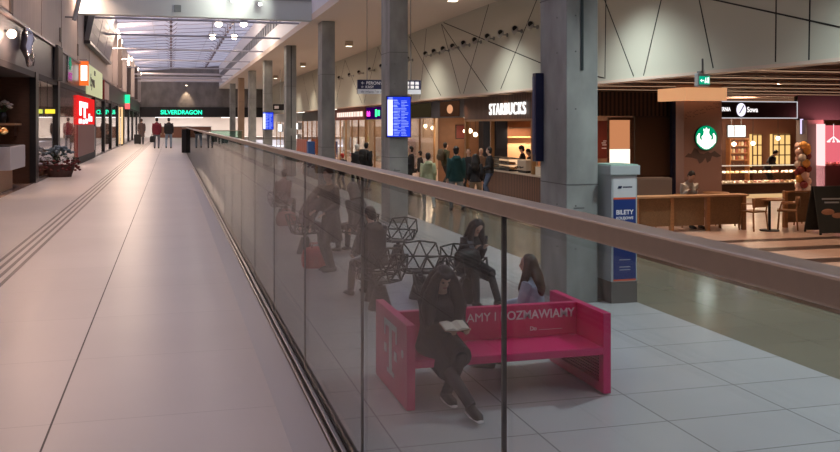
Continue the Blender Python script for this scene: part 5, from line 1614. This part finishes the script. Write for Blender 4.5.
for lab, c, u0, nm_ in (('small green lit sign inside the first glazed gallery shop', (0.05, 0.7, 0.25), 38.5, 'led_small_green'), ('small yellow lit sign next to the green one inside the first gallery shop', (1.0, 0.75, 0.05), 45.0, 'led_small_yellow')):
    yy = 25.2 if u0 < 40 else 24.9
    t = thing('hanging_sign', lab, 'sign', (xat(u0, yy), yy, 1.66))
    bx(0, 0.11 if u0 < 40 else 0.24, 0.012, 0.06, 0, 0.13).build('casing', M_black, t)
    bx(0, 0.11 if u0 < 40 else 0.24, 0, 0.012, 0.01, 0.12).build('lit_face', glow(nm_, c, 1.0), t)
    MB().tube((0.05, 0.03, 0.13), (0.05, 0.03, 0.84), 0.008).build('hanger_rod', M_black, t)
# florist bay at the frame edge
t = thing('flower_counter', 'white block counter in the open florist bay', 'counter', (-4.3, 19.7, -0.002))
bx(0, 1.18, 0, 1.9, 0.46, 0.94).build('white_block', mat('counter_white', (0.55, 0.56, 0.60), 0.4), t, bevel=0.01)
bx(0.1, 0.95, 0.15, 1.7, 0.0, 0.46).build('pedestal', M_wood, t)
bx(0.02, 1.16, 0.02, 1.88, 0.94, 0.955).build('dark_top', M_darkmetal, t)
t = thing('wall_shelf', 'brown shelf on the timber wall of the florist bay', 'shelf', (-5.4, 22.0, 1.37))
bx(0, 2.0, 0, 1.0, 0, 0.05).build('board', M_lightwood, t)
bx(0.1, 1.9, 0.6, 1.0, -0.25, 0).build('bracket', M_brownwood, t)


def bouquet(name, label, loc, h, r, cols_, vase, n=26, seed=1, group=None):
    rnd = random.Random(seed)
    t = thing(name, label, 'flowers', loc, group=group)
    MB().loft([(0, 0, 0), (0, 0, h * 0.25), (0, 0, h * 0.45)], [r * 0.3, r * 0.42, r * 0.36], (1, 0, 0), 16).build('vase', vase, t, smooth=True)
    st, lf = MB(), MB()
    fl = [MB() for _ in cols_]
    for k in range(n):
        a = rnd.random() * 2 * PI
        q = r * math.sqrt(rnd.random())
        top = Vector((q * math.cos(a), q * math.sin(a), h * (0.98 - 0.25 * (q / r) ** 2 - rnd.random() * 0.15)))
        st.tube((0.1 * top.x, 0.1 * top.y, h * 0.4), top, 0.004, seg=5)
        b = fl[k % len(cols_)]
        b.ball(top, (0.045, 0.045, 0.03), 8, 5)
        for p in range(5):
            aa = p * 1.2566
            b.ball(top + Vector((0.035 * math.cos(aa), 0.035 * math.sin(aa), -0.005)), (0.025, 0.025, 0.012), 6, 4)
        m_ = top * 0.7 + Vector((0, 0, h * 0.12))
        lf.prism([m_, m_ + Vector((0.05 * math.cos(a), 0.05 * math.sin(a), 0.03)), m_ + Vector((0.09 * math.cos(a), 0.09 * math.sin(a), -0.01)), m_ + Vector((0.045 * math.cos(a + 0.5), 0.045 * math.sin(a + 0.5), -0.01))], (0, 0, 0.003))
    st.build('stems', mat('stem_green', (0.05, 0.12, 0.04), 0.6), t)
    lf.build('leaves', mat('leaf_green', (0.04, 0.10, 0.04), 0.6), t)
    for b, c in zip(fl, cols_):
        b.build('blossoms', mat('blossom_%d_%d' % (int(c[0] * 100), int(c[2] * 100)), c, 0.6), t)
    return t


vase = mat('vase_dark', (0.04, 0.04, 0.05), 0.3)
bouquet('flower_vase', 'small vase of orange flowers on the white florist counter', (-3.45, 20.0, 0.955), 0.42, 0.2, [(0.9, 0.4, 0.08), (0.8, 0.6, 0.3)], vase, seed=3)
bouquet('flower_vase', 'vase of white daisies on the brown florist shelf', (-3.72, 22.4, 1.421), 0.55, 0.22, [(0.7, 0.66, 0.6), (0.6, 0.5, 0.4)], vase, seed=4)
bouquet('flower_vase', 'dark vase of pale flowers next to the daisies on the florist shelf', (-4.15, 22.4, 1.421), 0.45, 0.18, [(0.3, 0.28, 0.3), (0.5, 0.45, 0.4)], vase, seed=5)
lamp('SPOT', (-3.9, 20.3, 2.4), 130, (1, 0.62, 0.4), 0.08, (0, 0, 0), 110, 0.6)
t = thing('recessed_spotlight', 'round spotlight in the ceiling over the white florist counter', 'spotlight', (-3.9, 20.3, 2.5))
MB().tube((0, 0, -0.05), (0, 0, 0.02), 0.06, seg=14).build('housing', M_black, t)
MB().disc((0, 0, -0.055), 0.05, 'Z', 0.005, 14).build('lens', MATS['lens_warm'], t)

# planter in front of the glass
px, py = place(59.5, 23.8)
pl = thing('flower_planter', 'low planter of dark red flowers and blue grey hydrangeas in front of the gallery glass', 'planter', (px, py, 0))
MB().loft([(0, 0, 0), (0, 0, 0.02), (0, 0, 0.30), (0, 0, 0.33)], [(0.30, 0.2), (0.30, 0.2), (0.40, 0.27), (0.42, 0.28)], (1, 0, 0), 20).build('pot', mat('pot_brown', (0.08, 0.04, 0.035), 0.6), pl)
rnd = random.Random(8)
hb, rb, lb = MB(), MB(), MB()
for k in range(60):
    a = rnd.random() * 2 * PI
    q = math.sqrt(rnd.random())
    c = Vector((0.34 * q * math.cos(a), 0.24 * q * math.sin(a), 0.62 + 0.16 * (1 - q * q) + rnd.uniform(-0.05, 0.05)))
    hb.ball(c, (0.05, 0.05, 0.035), 7, 5)
for k in range(80):
    a = rnd.random() * 2 * PI
    q = 0.75 + 0.35 * rnd.random()
    c = Vector((0.46 * q * math.cos(a), 0.32 * q * math.sin(a), 0.30 + rnd.uniform(-0.14, 0.16)))
    rb.ball(c, (0.04, 0.04, 0.03), 7, 5)
for k in range(70):
    a = rnd.random() * 2 * PI
    q = math.sqrt(rnd.random())
    c = Vector((0.42 * q * math.cos(a), 0.3 * q * math.sin(a), 0.33 + rnd.random() * 0.3))
    d = Vector((math.cos(a), math.sin(a), 0.5)) * 0.09
    e = Vector((-math.sin(a), math.cos(a), 0)) * 0.03
    lb.prism([c, c + d * 0.5 + e, c + d, c + d * 0.5 - e], (0, 0, 0.004))
hb.build('hydrangea_blossoms', mat('hydrangea', (0.11, 0.16, 0.21), 0.7), pl)
rb.build('red_blossoms', mat('dark_red_bloom', (0.12, 0.02, 0.02), 0.7), pl)
lb.build('leaves', mat('leaf_dark', (0.03, 0.06, 0.03), 0.6), pl)

# red lit display in the glazing
ya, yb_ = (31 + 3.1 * SN) / CS, (37.6 + 3.1 * SN) / CS
t = thing('red_window_display', 'red lit window display with white lettering shapes', 'window display', (LX - 0.04, ya, 0))
bx(0, 0.06, 0, yb_ - ya, 1.38, 2.40).build('lit_panel', glow('red_glow', (0.75, 0.02, 0.02), 0.9), t)
bx(0, 0.05, 0, yb_ - ya, 0.25, 1.38).build('lower_panel', mat('red_lower', (0.22, 0.05, 0.05), 0.4), t)
bx(0, 0.08, 0, yb_ - ya, 0.0, 0.25).build('kick_plate', M_black, t)
g = MB()
rnd = random.Random(6)
for (a, b, z0, z1) in ((0.4, 3.6, 2.0, 2.2), (0.4, 1.1, 1.7, 2.0), (2.0, 2.7, 1.62, 2.0), (0.2, 1.2, 1.42, 1.58), (1.6, 2.3, 1.4, 1.56), (2.7, 3.6, 1.42, 1.6), (4.0, 4.6, 1.5, 1.8), (4.9, 5.6, 1.5, 1.7)):
    g.box(0.06, 0.07, a, b, z0, z1)
g.build('white_lettering', glow('red_sign_lit', (1, 0.9, 0.95), 1.5), t)
bx(0.0, 0.05, yb_ - ya + 0.1, yb_ - ya + 0.7, 0.3, 1.3).build('white_notice', mat('notice', (0.6, 0.58, 0.56), 0.5), t)

# signs on and above the fascia
ysg = (2895 / (171 - 79) + 3.1 * SN) / CS
t = thing('projecting_lightbox', 'square orange framed white lightbox projecting from the fascia', 'sign', (LX + 0.01, ysg, 2.75))
bx(0.0, 0.30, 0, 0.12, 0, 0.85).build('frame', glow('orange_lit', (0.9, 0.16, 0.03), 0.9), t)
bx(0.05, 0.26, -0.012, 0, 0.17, 0.70).build('lit_face', glow('lightbox_white', (1, 0.92, 0.85), 1.8), t)
MB().tube((0.0, 0.06, 0.9), (0.25, 0.06, 0.9), 0.02).build('bracket', M_grey, t)
y0 = (2895 / (171 - 85) + 3.1 * SN) / CS + 0.3
y1 = (2895 / (171 - 101) + 3.1 * SN) / CS
t = thing('fascia_sign', 'pale yellow-green shop sign board with dark lettering on the gallery fascia', 'sign', (LX + 0.003, y0, 2.55))
b_ = bx(0.0, 0.06, 0, y1 - y0, 0, 1.15).build('board', mat('sign_lime', (0.50, 0.50, 0.30), 0.5, emit=(0.7, 0.75, 0.42), es=0.4), t)  # emission in the board colour stands in for light on it
text('lettering', 'żywa', 0.62, M_innerdark, b_, (0.062, 1.2, 0.35), facing='+X', th=0.01, bold=0.02, sx=1.6)
text('small_lettering', 'KEY', 0.26, M_innerdark, b_, (0.062, 3.0, 0.85), facing='+X', th=0.01, bold=0.01, sx=1.6)
t = thing('fascia_sign', 'small pinkish sign board with dark red edge behind the yellow-green one', 'sign', (LX + 0.003, y1 + 0.6, 2.6))
bx(0, 0.10, 0, 0.35, -0.05, 0.85).build('red_edge', mat('edge_red', (0.35, 0.03, 0.03), 0.4), t)
bx(0, 0.06, 0.36, 4.0, 0, 0.8).build('board', mat('sign_rose', (0.55, 0.40, 0.36), 0.5), t)
yg = (2895 / (171 - 125) + 3.1 * SN) / CS
t = thing('projecting_lightbox', 'small green and red lit sign box projecting far along the gallery fascia', 'sign', (LX, yg, 2.3))
bx(0, 0.32, 0, 0.1, 0.55, 1.15).build('green_face', glow('green_lit', (0.02, 0.75, 0.3), 1.3), t)
bx(0, 0.32, 0, 0.1, 0.15, 0.54).build('red_face', glow('red_lit', (0.9, 0.12, 0.12), 1.2), t)
ye = (2895 / (171 - 121) + 3.1 * SN) / CS
t = thing('lit_pilaster', 'warm yellow lit pilaster among the black shop posts', 'panel', (LX, ye, 0))
bx(0, 0.06, 0, 1.2, 0.1, 2.5).build('lit_face', glow('pilaster_yellow', (1.0, 0.62, 0.3), 0.9), t)
bx(-0.02, 0.08, -0.03, 1.23, 0, 0.1).build('base', M_black, t)
yk = (2895 / (171 - 55) + 3.1 * SN) / CS
t = thing('speaker_box', 'tall black box mounted on the glossy fascia', 'box', (LX, yk - 0.4, 2.62))
bx(0, 0.12, 0, 1.15, 0, 0.95).build('casing', M_black, t, bevel=0.01)
bx(0.12, 0.13, 0.08, 1.07, 0.08, 0.87).build('front_cloth', M_innerdark, t)
# green cross and pink led on the glossy fascia
yc = (2895 / (171 - 68.5) + 3.1 * SN) / CS
t = thing('led_cross', 'small green LED cross with pink characters under it on the glossy fascia', 'LED sign', (LX + 0.01, yc - 0.4, 2.7))
bx(0, 0.02, -0.1, 1.3, 0.0, 0.85).build('backing', mat('backing_grey', (0.05, 0.045, 0.05), 0.2), t)
MB().box(0.02, 0.04, 0.5, 0.66, 0.42, 0.8).box(0.02, 0.04, 0.3, 0.86, 0.55, 0.67).build('cross', glow('cross_green', (0.05, 0.45, 0.25), 0.5), t)
g = MB()
for k in range(3):
    g.box(0.02, 0.03, 0.15 + k * 0.38, 0.2 + k * 0.38, 0.08, 0.32)
    g.box(0.02, 0.03, 0.15 + k * 0.38, 0.42 + k * 0.38, 0.28, 0.32)
    g.box(0.02, 0.03, 0.15 + k * 0.38, 0.42 + k * 0.38, 0.17, 0.2)
g.build('characters', glow('chars_pink', (0.6, 0.08, 0.45), 0.6), t)
# polished figure-like ornament and lettering on the near fascia
yo = (2895 / (171 - 21.5) + 3.1 * SN) / CS
t = thing('chrome_ornament', 'twisted chrome ornament fixed to the glossy fascia of the florist bay', 'ornament', (LX + 0.12, yo - 0.2, 2.66))
MB().loft([(0.06, 0.0, 0.0), (0.08, -0.12, 0.15), (0.0, -0.02, 0.35), (0.02, 0.12, 0.55), (0.0, 0.1, 0.72), (0, 0.02, 0.80)], [(0.08, 0.05), (0.07, 0.09), (0.10, 0.12), (0.09, 0.14), (0.07, 0.10), (0.02, 0.02)], (0, 1, 0), 14).build('twisted_body', mat('chrome', (0.6, 0.58, 0.6), 0.12, 1.0), t, smooth=True)
MB().ball((0.02, 0.16, 0.70), (0.06, 0.09, 0.07)).build('upper_lobe', MATS['chrome'], t, smooth=True)
text('fascia_lettering', 'kwiaty', 0.42, mat('letter_mauve', (0.22, 0.18, 0.19), 0.3), bpy.data.objects['wall_fascia'], (LX + 0.01, yo + 0.5, 2.85), facing='+X', th=0.02, sx=1.3)
# spotlight reflected in photo: downlight beside the fascia
t = thing('fascia_spotlight', 'bright round spotlight over the florist fascia at the frame edge', 'spotlight', (LX + 0.12, (2895 / (171 - 5) + 3.1 * SN) / CS, 3.15))
MB().ball((0, 0, 0), 0.09, 12, 8).build('lens', glow('flood_glow2', (1, 0.75, 0.55), 6), t, smooth=True)
MB().tube((-0.12, 0, 0.05), (0, 0, 0.05), 0.03).build('bracket', M_grey, t)
lamp('POINT', (LX + 0.35, (2895 / 166 + 3.1 * SN) / CS, 3.1), 40, (1, 0.65, 0.48), 0.1)

# grey floodlight arm, vents, tilted display screens, wall fins
yw = (2895 / (171 - 65) + 3.1 * SN) / CS
t = thing('arm_floodlight', 'grey bar floodlight on an arm sticking out of the upper wall', 'floodlight', (LX, yw, 4.9))
MB().tube((0, 0, -0.25), (0.28, 0, -0.25), 0.025).build('arm', M_grey, t)
MB().loft([(0.26, 0, -0.35), (0.42, 0, 0.38)], [(0.07, 0.14), (0.07, 0.14)], (1, 0, 0), 4).build('lamp_head', M_lightgrey, t)
for i, (u, v) in enumerate(((10.5, 3), (60, 35), (77.5, 50))):
    zc = 2895 / (171 - u)
    z = 1.4 + (124 - v) * zc / F
    t = MB().box(0, 0.03, -0.16, 0.16, -0.2, 0.2).build('wall_vent', mat('vent_brown', (0.09, 0.07, 0.06), 0.6))
    t.location = (LX, (zc + 3.1 * SN) / CS, z)
    tag(t, ['dark square vent on the beige wall above the florist ornament', 'dark square vent directly under the arm floodlight', 'dark vent beside the tilted display screens'][i], 'vent')
ya, yb_ = (2895 / (171 - 84) + 3.1 * SN) / CS, (2895 / (171 - 107) + 3.1 * SN) / CS
t = thing('display_screens', 'tall tilted steel framed display screens leaning out from the upper wall', 'screen', (LX, ya, 4.5))
g = MB().prism([(0, -0.02, 0), (0.18, -0.02, 0), (0.62, -0.02, 2.05), (0.35, -0.02, 2.05)], (0, 0.16, 0))
g.build('end_frame', mat('frame_grey', (0.17, 0.18, 0.19), 0.4), t)
MB().prism([(0.0, 0.15, 0.05), (0.12, 0.15, 0.05), (0.5, 0.15, 2.05), (0.0, 0.15, 2.05)], (0, yb_ - ya - 0.2, 0)).build('casing', M_black, t)
n = 3
w_ = (yb_ - ya - 0.3) / n
for k in range(n):
    y = 0.2 + k * w_
    s = MB().prism([(0.125, y, 0.1), (0.145, y, 0.1), (0.52, y, 1.98), (0.50, y, 1.98)], (0, w_ - 0.12, 0)).build('screen_panel', mat('screen_lilac', (0.13, 0.115, 0.165), 0.4), t)
    g = MB()
    for j in range(1, 6):
        z = 0.1 + j * 0.31
        x = 0.145 + (z - 0.1) / 1.88 * 0.375
        g.box(x - 0.005, x + 0.008, y, y + w_ - 0.12, z, z + 0.03)
    g.build('row_line', M_grey, s)
bx(0.0, 0.22, 0, yb_ - ya, -0.12, 0).build('bottom_ledge', M_darkmetal, t)
for i, (u, dz) in enumerate(((112.5, 0), (117, 0), (122.5, 0), (127, 0), (131, 0), (134.5, 0), (138, 0))):
    zc = 2895 / (171 - u)
    y = (zc + 3.1 * SN) / CS
    t = MB().box(0, 0.26, 0, 0.35, 0, 2.9 - (i == 3) * 0.8).build('wall_fin', mat('fin_grey', (0.38, 0.34, 0.33), 0.5) if i % 2 == 0 else mat('fin_brown', (0.16, 0.12, 0.11), 0.5), None)
    t.location = (LX, y, 3.57)
    tag(t, 'vertical fin standing out from the far upper gallery wall', 'wall fin', 'vertical fins along the upper gallery wall')

# ================================================================== FAR END
t = thing('restaurant_sign', 'black band with green LED restaurant name under the end wall', 'sign', (-3.1, YE - 0.2, 2.12))
b_ = bx(0, 12.6, 0, 0.15, 0, 1.05).build('band', M_black, t)
text('led_lettering', 'SILVERDRAGON', 0.62, glow('led_teal', (0.02, 0.85, 0.45), 1.8), b_, (2.05, -0.01, 0.30), th=0.02, bold=0.012, sx=0.94)
bx(11.2, 11.8, -0.02, 0, 0.25, 0.85).build('led_square', glow('led_teal2', (0.02, 0.8, 0.4), 1.3), b_)
t = thing('serving_counter', 'long brown serving counter beneath the green LED name', 'counter', (-1.2, YE - 2.4, 0))
bx(0, 5.2, 0, 0.7, 0, 1.1).build('front', mat('counter_brown', (0.28, 0.13, 0.08), 0.5), t)
bx(-0.05, 5.25, -0.05, 0.75, 1.1, 1.16).build('worktop', M_lightgrey, t)
for i, (x0, x1) in enumerate(((-1.6, 3.3), (5.2, 7.0))):
    t = thing('ceiling_strip', ['wide white light strip over the far serving counter', 'shorter white light strip beside the far warm column'][i], 'ceiling light', (x0, YE + 0.8, 2.05))
    bx(0, x1 - x0, 0, 0.1, 0, 0.34).build('lit_face', glow('strip_white', (1, 0.93, 0.9), 1.8), t)
    bx(0, x1 - x0, 0.1, 0.2, 0, 0.36).build('housing', M_grey, t)
lamp('AREA', (1, YE + 4, 2.6), 380, (1, 0.88, 0.8), 6, (0, 0, 0), size_y=5)
bx(-2, 4, YE + 1.5, YE + 6.5, 2.62, 2.69).build('ceiling_raft', MATS['strip_white'])
tag(bpy.data.objects['ceiling_raft'], 'flat lit ceiling raft inside the far restaurant', 'ceiling light')
lamp('AREA', (9, YE + 4, 2.6), 300, (1, 0.8, 0.65), 6, (0, 0, 0), size_y=5)
bx(6, 12, YE + 1.5, YE + 6.5, 2.62, 2.69).build('ceiling_raft', MATS['strip_white'])
tag(bpy.data.objects['ceiling_raft.001'], 'second lit ceiling raft behind the far columns', 'ceiling light')
